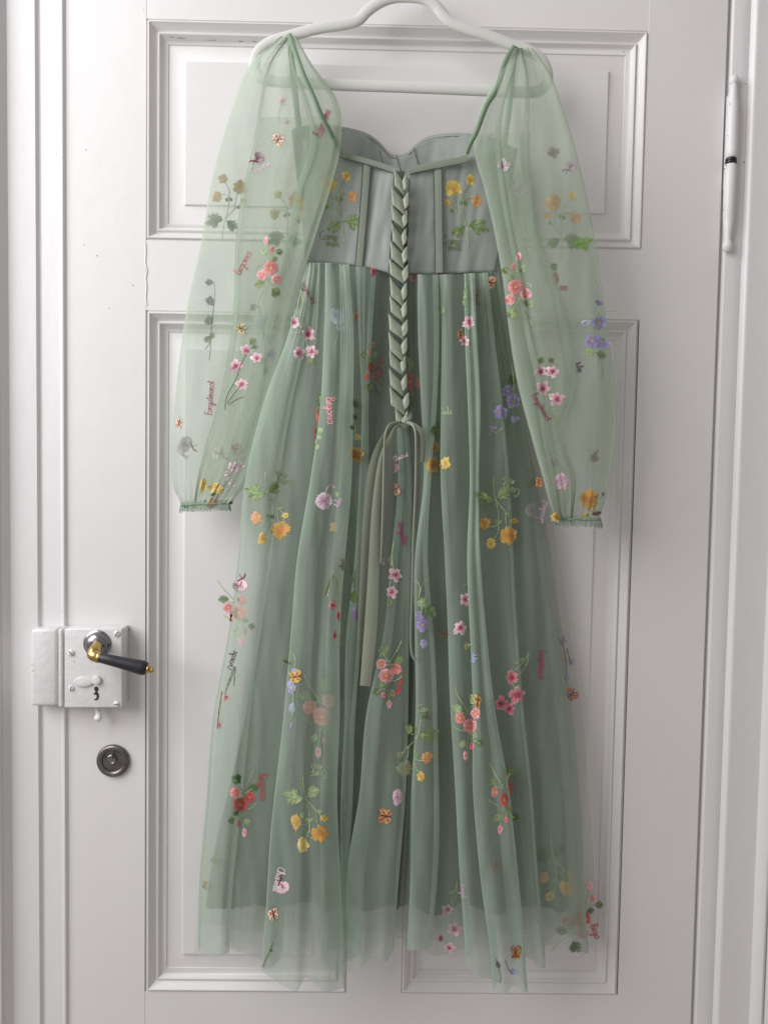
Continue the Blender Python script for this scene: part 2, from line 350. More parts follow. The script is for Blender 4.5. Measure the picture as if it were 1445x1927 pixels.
# cylinder lock
cc = P(214.5, 1430.5, .0)
cyl = lathe('cylinder_rose', cc, (0, -1, 0), [(0, .0225), (.003, .0227), (.0052, .0216), (.0062, .0196), (.0060, .0170), (.0046, .0150), (.0028, .0145), (.0030, .0050)], M_CYL, door, 48)
cyl['label'] = 'round tarnished cylinder lock below the rim lock'
lathe('cylinder_core', cc + Vector((-.0012, 0, .0032)), (0, -1, 0), [(0, .0062), (.0062, .0062), (.0066, .0056), (.0060, .0045), (.0060, .001)], M_STEEL, cyl, 26)
disc_poly('cylinder_keyhole', [(211.6, 1417.5), (213.4, 1417.5), (213.6, 1421), (215.3, 1421.6), (213.6, 1423.5), (213.4, 1428), (211.9, 1428), (212.2, 1423.4), (210.2, 1422.6), (211.7, 1421)], .0072, M_DARK, cyl, .001)

# ------------------------------------------------------------------ hinge
hg = lathe('hinge', P(1374.5, 303, .010), (P(1378.6, 190, .010) - P(1374.5, 303, .010)), [(.004, .0058), (.006, .0072), (.012, .0076), (.060, .0072), (.0745, .0066), (.0755, .0062), (.0765, .0064), (.088, .0052), (.0975, .0042), (.099, .0036), (.1005, .0048), (.104, .0062), (.108, .0056), (.111, .0030), (.1118, .001)], M_PAINT2, door, 22)
hg['label'] = 'painted barrel hinge with ball ends'
lathe('hinge_barrel', P(1374.0, 307, .010), (P(1369.6, 415, .010) - P(1374.0, 307, .010)), [(.002, .0066), (.004, .0074), (.030, .0076), (.074, .0070), (.0758, .0064), (.077, .0067), (.092, .0050), (.100, .0040), (.1015, .0044), (.105, .0060), (.1095, .0066), (.114, .0052), (.1165, .002)], M_PAINT2, hg, 22)
lathe('hinge_ring', P(1374.3, 307.5, .010), (P(1374.8, 297, .010) - P(1374.3, 307.5, .010)), [(-.0005, .0062), (.0000, .0074), (.0018, .0074), (.0020, .0060), (.0030, .0060), (.0033, .0071), (.0058, .0071), (.0062, .006)], M_BLACK, hg, 22)
box('hinge_leaf', X(.4405), X(.4450), -.006, .0, Z(.372), Z(.488), M_PAINT2, hg)

# ================================================================== HANGER
hd = .036
hp = [(545, 68), (600, 53), (645, 46), (674, 38), (690, 22), (712, 6), (738, -4), (765, -6), (795, -3), (818, 9), (832, 26), (848, 41), (880, 55), (925, 70), (967, 86), (1000, 98), (1020, 114), (1029, 136), (1028, 158), (1012, 171), (985, 174), (900, 170), (760, 164), (640, 160), (545, 155), (505, 151), (484, 141), (479, 122), (486, 98), (508, 80)]
hanger = tube('clothes_hanger', [P(x, y, hd) for x, y in hp], .0073, M_HANGER, None, 14, .55, True, 5)
hanger['label'] = 'pale grey-green flocked clothes hanger with arched neck holding the dress'; hanger['category'] = 'clothes hanger'
hk = tube('hanger_hook', [P(765, -12, hd), P(765, -60, hd), P(768, -100, hd), P(800, -125, hd - .02), P(800, -135, .012)], .0018, M_STEEL, None, 10); hk.parent = hanger

# ================================================================== DRESS
dress = empty('dress', P(760, 1800, .03), 'sheer sage green tulle dress with puffed sleeves, embroidered flowers and laced back', 'dress')
YS = [505, 620, 760, 900, 1050, 1200, 1350, 1500, 1650, 1780]
c = lambda x, d, hem, **k: dict(x=x, d=d, hem=hem, **k)
# --- lining skirt (opaque) : a soft half barrel
LL = [582, 572, 545, 528, 512, 492, 462, 428, 398, 380]; LR = [932, 950, 972, 992, 1012, 1030, 1045, 1058, 1070, 1080]
lin = []
folds = [0, .045, .09, .14, .19, .245, .305, .323, .345, .365, .385, .44, .495, .508, .522, .538, .552, .60, .66, .71, .77, .82, .875, .93, .97, 1]
for i, f in enumerate(folds):
    dp = {.345: .034, .323: .010, .365: .012, .522: .030, .508: .008, .538: .010}.get(f, 0)
    base = .026 + .030 * math.sin(math.pi * f)**.7; a = .0036 * (1 if i % 2 else -1) * (.5 + .8 * abs(math.sin(i * 2.7))) * (1 if 0 < i < len(folds) - 1 else 0)
    lin.append(c(lerp(LL, LR, f), [base - a * .3, base + a * .6 - dp * .35, base + a - dp * .8, base + a * 1.4 - dp, base + a * 1.8 - dp], 1706 + 5 * math.sin(i * 1.9) + 6 * f))
sheet('lining_skirt', 'lining', lin, YS, M_LINING, dress, 6, 80, wr=.001, gather=(.0012, 40, 50), hemj=16, seed=1)
# --- inner back tulle, seen past both sides of the lining
BL = [588, 566, 520, 478, 456, 432, 406, 392, 376, 366]; BR = [930, 958, 988, 1018, 1052, 1075, 1096, 1108, 1118, 1122]
bk = []
for i, f in enumerate([0, .06, .12, .2, .3, .4, .5, .6, .7, .8, .88, .94, 1]):
    a = .004 * (1 if i % 2 else -1); bk.append(c(lerp(BL, BR, f), .013 + a, 1785 + [20, -30, 8, 26, -8, 18, -20, 14, -5, 22, -16, -34, 10][i]))
sheet('inner_tulle_layer', 'back', bk, YS, M_TULLE_B, dress, 5, 80, wr=.001, hemj=6, seed=2)
# --- middle tulle : gives the soft darker hem around 1700
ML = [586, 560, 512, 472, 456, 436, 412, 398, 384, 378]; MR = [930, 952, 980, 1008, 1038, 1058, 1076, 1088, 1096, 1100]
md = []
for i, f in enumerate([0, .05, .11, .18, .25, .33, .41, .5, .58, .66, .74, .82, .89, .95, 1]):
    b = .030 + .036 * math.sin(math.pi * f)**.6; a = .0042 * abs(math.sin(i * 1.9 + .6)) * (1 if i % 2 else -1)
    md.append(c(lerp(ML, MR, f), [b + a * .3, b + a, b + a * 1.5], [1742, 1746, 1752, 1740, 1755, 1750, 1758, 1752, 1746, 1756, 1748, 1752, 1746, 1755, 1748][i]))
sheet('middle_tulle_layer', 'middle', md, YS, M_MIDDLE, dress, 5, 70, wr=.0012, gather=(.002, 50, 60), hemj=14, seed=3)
# --- outer tulle, left of the back slit: ordered fold lines, turning back under each other
A_L = [612, 610, 604, 585, 560, 547, 534, 518, 506, 497]; A_R = [655, 664, 664, 661, 650, 640, 640, 637, 645, 650]
B_L = [673, 676, 680, 676, 668, 652, 650, 640, 640, 644]; B_R = [706, 700, 693, 694, 688, 680, 669, 664, 655, 652]
C_L = [746, 745, 746, 750, 736, 722, 692, 678, 655, 648]; C_R = [763, 764, 768, 775, 772, 769, 767, 762, 752, 742]
S_L = [574, 546, 496, 463, 448, 429, 404, 391, 375, 370]
K = .004
left = [
 c(off(S_L, 4), .050, 1786), c(S_L, .064, 1792), c(lerp(S_L, A_L, .16), .078, 1800), c(lerp(S_L, A_L, .36), [.084, .086, .090], 1798), c(lerp(S_L, A_L, .50), .078, 1790),
 c(lerp(S_L, A_L, .44), .073, 1782), c(lerp(S_L, A_L, .62), .080, 1790), c(lerp(S_L, A_L, .80), .083, 1778), c(lerp(A_L, A_R, .10), .080, 1780), c(lerp(A_L, A_R, .22), .072, 1800),
 c(off(A_L, 6), .078, 1822), c(A_L, .087, 1828), c(lerp(A_L, A_R, .18), .096, 1846), c(lerp(A_L, A_R, .42), [.096, .099, .106], 1866), c(lerp(A_L, A_R, .55), [.094, .095, .099], 1840), c(lerp(A_L, A_R, .76), [.096, .1, .104], 1866),
 c(lerp(A_L, A_R, .94), .094, 1862), c(A_R, .086, 1852), c(off(A_R, -7), .076, 1835), c(lerp(A_L, A_R, .72), .066, 1805),
 c(lerp(A_R, B_L, .2), .064, 1780), c(off(B_L, 3), .068, 1770), c(B_L, .076, 1766), c(lerp(B_L, B_R, .5), .082, 1770), c(B_R, .077, 1768), c(off(B_R, -8), .066, 1755),
 c(lerp(B_R, C_L, .2), .058, 1750), c(lerp(B_R, C_L, .7), .056, 1760), c(lerp(C_L, C_R, .35), [.062, .058, .062, .064], 1790), c(off(C_L, 5), [.064, .066, .070, .072], 1812), c(C_L, [.067, .070, .080, .082], 1818), c(lerp(C_L, C_R, .3), [.068, .072, .088, .091], 1828),
 c(lerp(C_L, C_R, .55), [.067, .071, .083, .086], 1800), c(lerp(C_L, C_R, .82), [.068, .072, .084, .088], 1812), c(C_R, [.066, .070, .078, .080], 1785), c(off(C_R, -7), .070, 1770)]
sheet('outer_tulle_skirt', 'left', left, YS, M_TULLE, dress, 8, 120, wr=.0026, gather=(.0058, 37, 75), hemj=7, seed=4)
D_L = [786, 788, 794, 799, 783, 784, 785, 778, 775, 770]; D_R = [824, 826, 822, 812, 806, 818, 824, 826, 822, 815]
E_L = [830, 832, 830, 829, 836, 845, 851, 858, 866, 878]; E_R = [868, 874, 876, 884, 884, 890, 894, 898, 908, 925]
F_L = [872, 874, 880, 884, 880, 885, 891, 891, 904, 920]; F_R = [890, 896, 903, 900, 903, 915, 932, 958, 975, 988]
G_L = [915, 928, 945, 957, 966, 974, 985, 1000, 1012, 1022]; G_R = [934, 955, 978, 1002, 1030, 1048, 1070, 1086, 1098, 1106]
right = [
 c(off(D_L, -8), .060, 1775), c(off(D_L, 2), .068, 1782), c(off(D_L, -2), .078, 1786), c(lerp(D_L, D_R, .4), .087, 1788), c(D_R, .080, 1782), c(off(D_R, -9), .070, 1775),
 c(lerp(D_R, E_L, .1), .062, 1770), c(off(E_L, 9), .062, 1780), c(off(E_L, 3), .072, 1800), c(E_L, .082, 1815), c(lerp(E_L, F_L, .45), .092, 1838), c(lerp(E_L, F_L, .85), .088, 1846), c(off(F_L, 12), .078, 1846), c(off(F_L, 9), .074, 1850),
 c(off(F_L, 2), .084, 1858), c(F_L, .093, 1864), c(lerp(F_L, F_R, .3), [.097, .1, .104], 1872), c(lerp(F_L, F_R, .62), [.095, .097, .098], 1856), c(lerp(F_L, F_R, .9), .098, 1866), c(F_R, .090, 1868), c(off(F_R, -6), .079, 1848), c(lerp(F_L, F_R, .6), .069, 1815),
 c(off(F_R, 8), .064, 1800), c(lerp(F_R, G_L, .5), .068, 1812), c(lerp(F_R, G_L, .85), .074, 1822), c(G_L, .070, 1815), c(off(G_L, -6), .062, 1790), c(off(G_L, 8), .056, 1780), c(lerp(G_L, G_R, .5), .058, 1785), c(lerp(G_L, G_R, .85), .050, 1795), c(G_R, .040, 1790), c(off(G_R, -5), .030, 1775)]
sheet('outer_tulle_skirt', 'right', right, YS, M_TULLE, dress, 8, 120, wr=.0026, gather=(.0058, 33, 75), hemj=7, seed=5)

# --- bodice: inside of the front, then the two laced back panels
def patch(name, key, top, bot, d_of, m, nu=40, nv=24, seed=0, wr=.001, thick=.0012):
    vs = []; fs = []; tx = [p[0] for p in top]; ty = [p[1] for p in top]; bx = [p[0] for p in bot]; by = [p[1] for p in bot]
    ut = np.linspace(0, 1, len(top)); ub = np.linspace(0, 1, len(bot))
    for i in range(nu + 1):
        u = i / nu; a = (hermite(ut, tx, u), hermite(ut, ty, u)); b = (hermite(ub, bx, u), hermite(ub, by, u))
        for j in range(nv + 1):
            v = j / nv; x = a[0] + (b[0] - a[0]) * v; y = a[1] + (b[1] - a[1]) * v
            vs.append(P(x, y, d_of(u, v) + wr * 1.6 * noise.noise(Vector((x * .03, y * .02, seed))) + wr * 1.6 * noise.noise(Vector((x * .085 + y * .012, y * .011, seed + 3)))))
    n = nv + 1
    for i in range(nu):
        for j in range(nv): fs.append((i * n + j, i * n + j + 1, (i + 1) * n + j + 1, (i + 1) * n + j))
    o = link(name, vs, fs, m, dress)
    if thick: s = o.modifiers.new('thickness', 'SOLIDIFY'); s.thickness = thick; s.offset = 0
    SHEETS[key] = BVHTree.FromPolygons(vs, fs); return o
sweet = [(548, 244), (572, 237), (605, 235), (650, 240), (688, 250), (712, 266), (732, 287), (750, 292), (766, 287), (790, 265), (818, 254), (865, 250), (920, 258), (973, 281)]
fb = patch('bodice_front', 'front_in', sweet, [(578, 500), (760, 520), (930, 512)], lambda u, v: .034 - .018 * math.sin(math.pi * u) - .002 * math.sin(u * 19), M_SATIN, 56, 20, 2)
fb['label'] = 'sweetheart front seen from inside above the lacing'
def seam(name, pts, d, r=.00045, m=M_STITCH, parent=dress, k=4):
    return tube(name, [P(x, y, d if np.isscalar(d) else d[i]) for i, (x, y) in enumerate(pts)], r, m, parent, 6, 1, False, k)
seam('hem_stitching', [(x, y + 6) for x, y in sweet[1:-1]], [.0345 - .018 * math.sin(math.pi * (i + 1) / 13) + .0008 for i in range(12)], .0003, parent=fb)
for x, y in ((715, 284), (746, 292), (779, 278)): seam('panel_seam', [(x, y), (x + 4, y + 18), (x + 10, y + 36)], .021, .0005, M_STITCH, fb)
bd = lambda u, v, s: .040 + .022 * (u if s else 1 - u)**.8 + .004 * v
pl = patch('bodice_back_panel', 'bpl', [(572, 262), (600, 277), (640, 291), (690, 303), (722, 312), (747, 320)], [(574, 495), (620, 496), (660, 499), (690, 504), (737, 516)], lambda u, v: bd(u, v, 1), M_SATIN, 40, 30, 3)
pr = patch('bodice_back_panel', 'bpr', [(768, 318), (800, 311), (850, 302), (882, 292), (930, 284), (974, 279)], [(766, 516), (820, 517), (870, 515), (932, 513)], lambda u, v: bd(u, v, 0), M_SATIN, 40, 30, 4)
def strip(name, cl, wpx, d, m, parent, bulge=.0012, k=5, n=5, label=None, wlist=None, lift=0.0, taper=None):
    """flat band along a pixel centre line with a slight crown"""
    A = np.array([(x, y, (d if np.isscalar(d) else d[i]), (wpx if wlist is None else wlist[i])) for i, (x, y) in enumerate(cl)], float)[:, None, :]
    G = catmull(A, k)[:, 0, :]; vs = []; fs = []; N = len(G)
    for i in range(N):
        t = G[min(i + 1, N - 1)][:2] - G[max(i - 1, 0)][:2]; t = t / (np.linalg.norm(t) + 1e-9); s = np.array([-t[1], t[0]])
        for j in range(n):
            f = j / (n - 1) * 2 - 1; q = G[i][:2] + s * f * G[i][3] / 2
            vs.append(P(q[0], q[1], G[i][2] + bulge * (1 - f * f) + lift * f))
    for i in range(N - 1):
        for j in range(n - 1): fs.append((i * n + j, i * n + j + 1, (i + 1) * n + j + 1, (i + 1) * n + j))
    o = link(name, vs, fs, m, parent); s = o.modifiers.new('thickness', 'SOLIDIFY'); s.thickness = .0006; s.offset = -1
    e = o.modifiers.new('edge', 'EDGE_SPLIT'); e.split_angle = math.radians(45)
    if label: o['label'] = label
    return o
strip('top_binding', [(634, 288), (665, 296), (700, 306), (725, 314), (748, 322)], 10, [.059, .060, .0625, .0635, .0650], M_BIND, pl, .0004)
strip('top_binding', [(768, 321), (795, 315), (830, 308), (862, 302), (882, 295)], 12, [.0650, .0640, .0625, .0600, .0590], M_BIND, pr, .0004)
seam('binding_stitch', [(636, 295), (665, 303), (700, 313), (722, 320), (744, 327)], [.0595, .0605, .0625, .0640, .0655], parent=pl)
seam('binding_stitch', [(769, 329), (795, 323), (830, 316), (862, 309), (885, 303)], [.0655, .0645, .063, .061, .0595], parent=pr)
def bone(par, pts, ds, wd):
    strip('boning_channel', pts, wd, [d + .0012 for d in ds], M_BIND, par, .0004)
    for s in (-1, 1): seam('channel_stitch', [(x + s * (wd / 2 + .8), y) for x, y in pts], [d + .0014 for d in ds], .0005, parent=par)
bone(pl, [(690, 310), (686, 370), (680, 440), (675, 500)], [.0600, .0610, .0618, .0625], 12.5)
bone(pr, [(823, 314), (824, 370), (825, 440), (826, 513)], [.0610, .0615, .0620, .0630], 13.5)
seam('edge_stitch', [(741, 330), (739, 400), (734, 470), (731, 512)], [.0645, .065, .0655, .0665], .0006, parent=pl)
seam('edge_stitch', [(769, 335), (768, 400), (767, 470), (767, 512)], [.0645, .065, .0655, .0665], .0005, parent=pr)
seam('waist_seam', [(574, 495), (620, 496), (660, 499), (700, 506), (735, 516)], [.0560, .068, .074, .0720, .0680], .0008, M_STITCH)
seam('waist_seam', [(767, 516), (820, 516), (870, 514), (930, 512)], [.0680, .0630, .0560, .0450], .0008, M_STITCH)

# --- lacing: two ribbons plaited down the back
def strand(ptsUL, d, parent, bl=.0035, tilt=.0):
    (a, b, cc_, dd_) = ptsUL; n = 8; vs = []; fs = []
    for i in range(n + 1):
        u = i / n
        for j in range(n + 1):
            v = j / n; x = (a[0] * (1 - u) + b[0] * u) * (1 - v) + (dd_[0] * (1 - u) + cc_[0] * u) * v; y = (a[1] * (1 - u) + b[1] * u) * (1 - v) + (dd_[1] * (1 - u) + cc_[1] * u) * v
            x += 1.6 * math.sin(math.pi * u) * (1 if v > .5 else -.4); y += 2.0 * math.sin(math.pi * u) * (v - .5)
            vs.append(P(x, y, d + bl * math.sin(math.pi * (.08 + .84 * u))**.8 * (.45 + .55 * math.sin(math.pi * (.1 + .8 * v))) + tilt * (v - .5) + .0008 * noise.noise(Vector((x * .12, y * .12, 2)))))
    for i in range(n):
        for j in range(n): fs.append((i * (n + 1) + j, i * (n + 1) + j + 1, (i + 1) * (n + 1) + j + 1, (i + 1) * (n + 1) + j))
    o = link('braid_strand', vs, fs, M_RIBBON, parent); s = o.modifiers.new('thickness', 'SOLIDIFY'); s.thickness = .0009; s.offset = -1; return o
strip('braid_core', [(752, 322), (751, 420), (749, 520), (747, 640), (750, 740), (755, 788)], 18, [.071, .072, .078, .080, .080, .080], M_STITCH, dress, .001)
yb = 318.0; i = 0
while yb < 770:
    xc = float(np.interp(yb, [318, 380, 500, 600, 680, 740, 790], [752, 750, 748, 747, 746, 750, 758])); s = .96 + .1 * math.sin(i * 2.3); wd = 13.8 + 1.3 * math.sin(i * 1.7) + (1.5 if 480 < yb < 740 else 0); wd *= (.8 if yb < 330 or yb > 750 else 1)
    db = float(np.interp(yb, [400, 540], [0, .0085]))
    strand([(xc - wd, yb - 3 * s), (xc + wd * .95, yb + 30 * s), (xc + wd * .8, yb + 52 * s), (xc - wd * .85, yb + 31 * s)], .0755 + db, dress, .0026 + .0006 * math.sin(i * 3.1), .0058)
    strand([(xc + wd * 1.22, yb + 8), (xc + wd * .50, yb + 24), (xc + wd * .72, yb + 42), (xc + wd * 1.20, yb + 30)], .0775 + db, dress, .0014, .002)
    yb += 34.3; i += 1
tube('lacing_knot', [P(750, 785, .078), P(757, 792, .084), P(766, 795, .086), P(762, 801, .083), P(752, 799, .080), P(748, 792, .079)], [.003, .0046, .0042, .0046, .004, .003], M_RIBBON, dress, 12, .8)
tube('lacing_knot', [P(771, 778, .078), P(769, 788, .085), P(760, 797, .087), P(756, 803, .083)], [.0032, .0036, .0038, .0028], M_RIBBON, dress, 12, .8)
rb = lambda nm, cl, wl_, d, lf=0, lb=None, bl=.0012: strip(nm, cl, 0, d, M_RIBBON, dress, bl, 6, 7, lb, wl_, lf)
rb('lacing_ribbon', [(757, 797), (742, 800), (725, 822), (706, 872), (694, 960), (685, 1100), (680, 1180), (678, 1240)], [6, 9, 13, 20, 20, 17, 12, 6], [.082, .088, .094, .094, .092, .090, .088, .086], .003, 'ribbon tail with folded end')
rb('lacing_ribbon', [(758, 798), (745, 804), (734, 826), (718, 868), (707, 960), (702, 1100), (696, 1200), (687, 1291)], [5, 6, 10, 12, 15, 22, 24, 20], [.085, .091, .098, .099, .099, .0985, .0975, .096], .0015, 'wide satin ribbon tail with straight cut end')
rb('lacing_ribbon', [(760, 797), (748, 795), (733, 800), (725, 822), (723, 870), (721, 960), (717, 1060)], [4, 5, 5, 5, 5, 5, 4], [.087, .096, .101, .103, .102, .101, .100], .001)
rb('lacing_ribbon', [(762, 796), (772, 796), (781, 808), (783, 840), (782, 920), (778, 1010), (776, 1100), (773, 1190), (775, 1230), (783, 1243)], [4, 5, 5, 5, 5, 5, 5, 4, 5, 6], [.087, .093, .099, .101, .100, .097, .095, .092, .090, .088], .001, 'thin ribbon loop hanging in the slit')
rb('lacing_ribbon', [(762, 796), (776, 798), (792, 812), (797, 835), (795, 870)], [4, 7, 9, 10, 8], [.086, .091, .093, .09, .084], .002)

# --- straps
def strap(pts, wl_, ds, lb=None): 
    o = strip('shoulder_strap', pts, 0, ds, M_STRAP, dress, .0022, 7, 7, lb, wl_, .001); return o
strap([(543, 66), (548, 100), (553, 150), (558, 200), (563, 240)], [9, 11, 12, 11, 11], [.043, .044, .042, .038, .036])
strap([(544, 63), (552, 88), (562, 115), (573, 146), (590, 182), (606, 221), (628, 262), (640, 288)], [10, 9, 9, 10, 9, 10, 9, 7], [.046, .066, .080, .092, .097, .096, .086, .066])
strap([(970, 88), (965, 130), (960, 180), (954, 230), (948, 278)], [9, 11, 11, 11, 11], [.043, .044, .042, .038, .036])
strap([(969, 86), (950, 118), (935, 166), (915, 199), (897, 246), (886, 268), (878, 290)], [10, 10, 10, 10, 10, 9, 8], [.046, .064, .078, .088, .092, .092, .082])

# --- sleeves
def fo(a, v, n0=.25, n1=.3):
    n = len(a); wgt = [max(.08, min(1, min(i / (n * n0), (n - 1 - i) / (n * n1)))) for i in range(n)]
    return [p + v * q for p, q in zip(a, wgt)]
def puff(seed_, amp, xs_):
    def f(u, t, x, y, d):
        e = math.exp(-t / .07) * .55 + math.exp(-(1 - t) / .075)
        ph = u * math.tau * 31 + 3 * noise.noise(Vector((u * 9, seed_, 0)))
        big = noise.noise(Vector((math.cos(u * math.tau) * 1.7, math.sin(u * math.tau) * 1.7 + seed_, t * 1.3)))
        return x + e * 1.6 * math.cos(ph) * xs_, y, d + amp * e * math.sin(ph) + .006 * big * math.sin(math.pi * t)
    return f
SY = [68, 120, 190, 270, 350, 450, 550, 650, 750, 850, 910, 950]
sL = [530, 473, 443, 417, 398, 381, 358, 341, 330, 322, 326, 343]; sR = [556, 586, 634, 640, 622, 590, 560, 540, 520, 488, 462, 432]
s1 = [542, 508, 492, 480, 462, 447, 444, 434, 415, 386, 372, 366]; s2 = [549, 550, 575, 590, 565, 548, 522, 500, 482, 450, 424, 400]
fr = [.050, .074, .090, .090, .088, .085, .070, .064, .062, .060, .056, .050]; bb = [.040, .046, .056, .060, .058, .050, .032, .022, .018, .018, .024, .036]
mid = lerp(fr, bb, .5)
slv = [c(sL, mid, 954), c(lerp(sL, s1, .25), off(fr, -.005), 954), c(lerp(sL, s1, .65), fr, 957), c(fo(s1, 3), off(fr, -.001), 957), c(fo(s1, 3), fo(fr, -.003), 957), c(fo(s1, -2), fo(fr, -.0035), 957), c(lerp(s1, s2, .3), off(fr, -.002), 957), c(lerp(s1, s2, .75), fr, 957),
       c(fo(s2, 4), off(fr, -.001), 957), c(fo(s2, 2), fo(fr, -.006), 954), c(fo(s2, -5), fo(fr, -.003), 954), c(lerp(s2, sR, .45), off(fr, -.003), 949), c(lerp(s2, sR, .85), fo(fr, -.003), 948), c(sR, mid, 947),
       c(lerp(sL, sR, .85), off(bb, .003), 947), c(lerp(sL, sR, .65), bb, 948), c(lerp(sL, sR, .55), off(bb, .004), 948), c(lerp(sL, sR, .35), bb, 949), c(lerp(sL, sR, .2), off(bb, .004), 954)]
SLV1 = sheet('sleeve', 'sl', slv, SY, M_SLEEVE, dress, 5, 90, True, wr=.002, seed=8, extra=puff(1.3, .0022, 1)); SLV1['label'] = 'left puffed sheer sleeve'
RY = [90, 140, 200, 280, 360, 440, 520, 620, 720, 820, 900, 950, 984]
tL = [970, 940, 906, 893, 914, 932, 946, 958, 974, 1000, 1022, 1036, 1048]; tR = [1000, 1034, 1056, 1081, 1100, 1116, 1127, 1142, 1154, 1158, 1146, 1134, 1120]
t1 = [976, 962, 942, 935, 944, 958, 974, 990, 1012, 1022, 1040, 1050, 1058]; t2 = [980, 990, 992, 988, 992, 1002, 1034, 1060, 1072, 1050, 1078, 1077, 1074]
fr2 = [.050, .072, .084, .088, .090, .092, .096, .100, .104, .104, .096, .086, .078]; bb2 = [.040, .044, .050, .054, .052, .048, .040, .030, .026, .028, .036, .046, .056]
mid2 = lerp(fr2, bb2, .5)
slr = [c(tL, off(mid2, .010), 978), c(lerp(tL, t1, .35), fr2, 979), c(fo(t1, 5), off(fr2, -.001), 980), c(fo(t1, 3), off(fr2, -.005), 981), c(fo(t1, -3), fo(fr2, -.006), 981), c(lerp(t1, t2, .4), off(fr2, -.001), 984), c(lerp(t1, t2, .85), fr2, 985),
       c(fo(t2, 6), off(fr2, -.003), 985), c(fo(t2, 3), fo(fr2, -.012), 985), c(fo(t2, -6), fo(fr2, -.016), 985), c(lerp(t2, tR, .3), off(fr2, -.010), 985), c(lerp(t2, tR, .7), off(fr2, -.013), 983), c(lerp(t2, tR, .93), off(mid2, .006), 980), c(tR, mid2, 978),
       c(lerp(tL, tR, .85), bb2, 978), c(lerp(tL, tR, .65), off(bb2, .005), 979), c(lerp(tL, tR, .45), bb2, 980), c(lerp(tL, tR, .2), off(bb2, .004), 979)]
SLV2 = sheet('sleeve', 'sr', slr, RY, M_SLEEVE, dress, 5, 90, True, wr=.002, seed=9, extra=puff(4.3, .0022, 1)); SLV2['label'] = 'right puffed sheer sleeve'
def inner(name, key, xa, xb, ys_, dd, seed_, y0_, y1_):
    cs = []
    for i, f in enumerate([0, .12, .3, .45, .6, .78, .9, 1]):
        cs.append(c(lerp(xa, xb, f), [q + .004 * (1 if i % 2 else -1) for q in dd], y1_ - 12 * (i % 3), top=y0_))
    return sheet(name, key, cs, ys_, M_GATH, dress, 6, 70, False, wr=.003, seed=seed_)
inner('sleeve_gather', 'gl', off(s1, 4), off(sR, -12), SY, mid, 12, 220, 940); inner('sleeve_gather', 'gr', off(tL, 10), fo(t2, 10), RY, mid2, 13, 250, 965)
def frill(x0, x1, y0, y1, d, ext, par):
    n = 260; vs = []; fs = []
    for i in range(n + 1):
        u = i / n; a = u * math.tau
        cxp = (x0 + x1) / 2 - math.cos(a) * (x1 - x0) / 2; cyp = y0 + (y1 - y0) * (cxp - x0) / (x1 - x0); dd = d + math.sin(a) * .010
        N_ = lambda f_, o_: noise.noise(Vector((i * f_, o_, x0)))
        wv = 2.2 * N_(.33, 2) + 1.2 * N_(.7, 5); wx = 2.4 * N_(.27, 9)
        for q, l_ in enumerate([-6, 0, 4, ext * (.72 + .3 * N_(.12, 1) + .30 * N_(.41, 3))]):
            k_ = (.45, .15, .7, 1.1)[q]
            vs.append(P(cxp + wx * 1.5 * k_ + (cxp - (x0 + x1) / 2) * .02 * q, cyp + l_ + 1.5 * N_(.06, 7), dd + wv * .0024 * k_))
    for i in range(n):
        for j in range(3): fs.append((i * 4 + j, i * 4 + j + 1, (i + 1) * 4 + j + 1, (i + 1) * 4 + j))
    o = link('cuff_frill', vs, fs, M_FRILL, dress)
    pts = []
    for i in range(25):
        a = i / 24 * math.tau; cxp = (x0 + x1) / 2 - math.cos(a) * (x1 - x0) / 2
        pts.append(P(cxp, y0 + (y1 - y0) * (cxp - x0) / (x1 - x0) + RN.uniform(-1, 1), d + math.sin(a) * .011))
    tube('cuff_elastic', pts, .0009, M_STRAP, o, 6)
frill(341, 432, 950, 947, .046, 18, None); frill(1042, 1130, 976, 979, .068, 18, None)

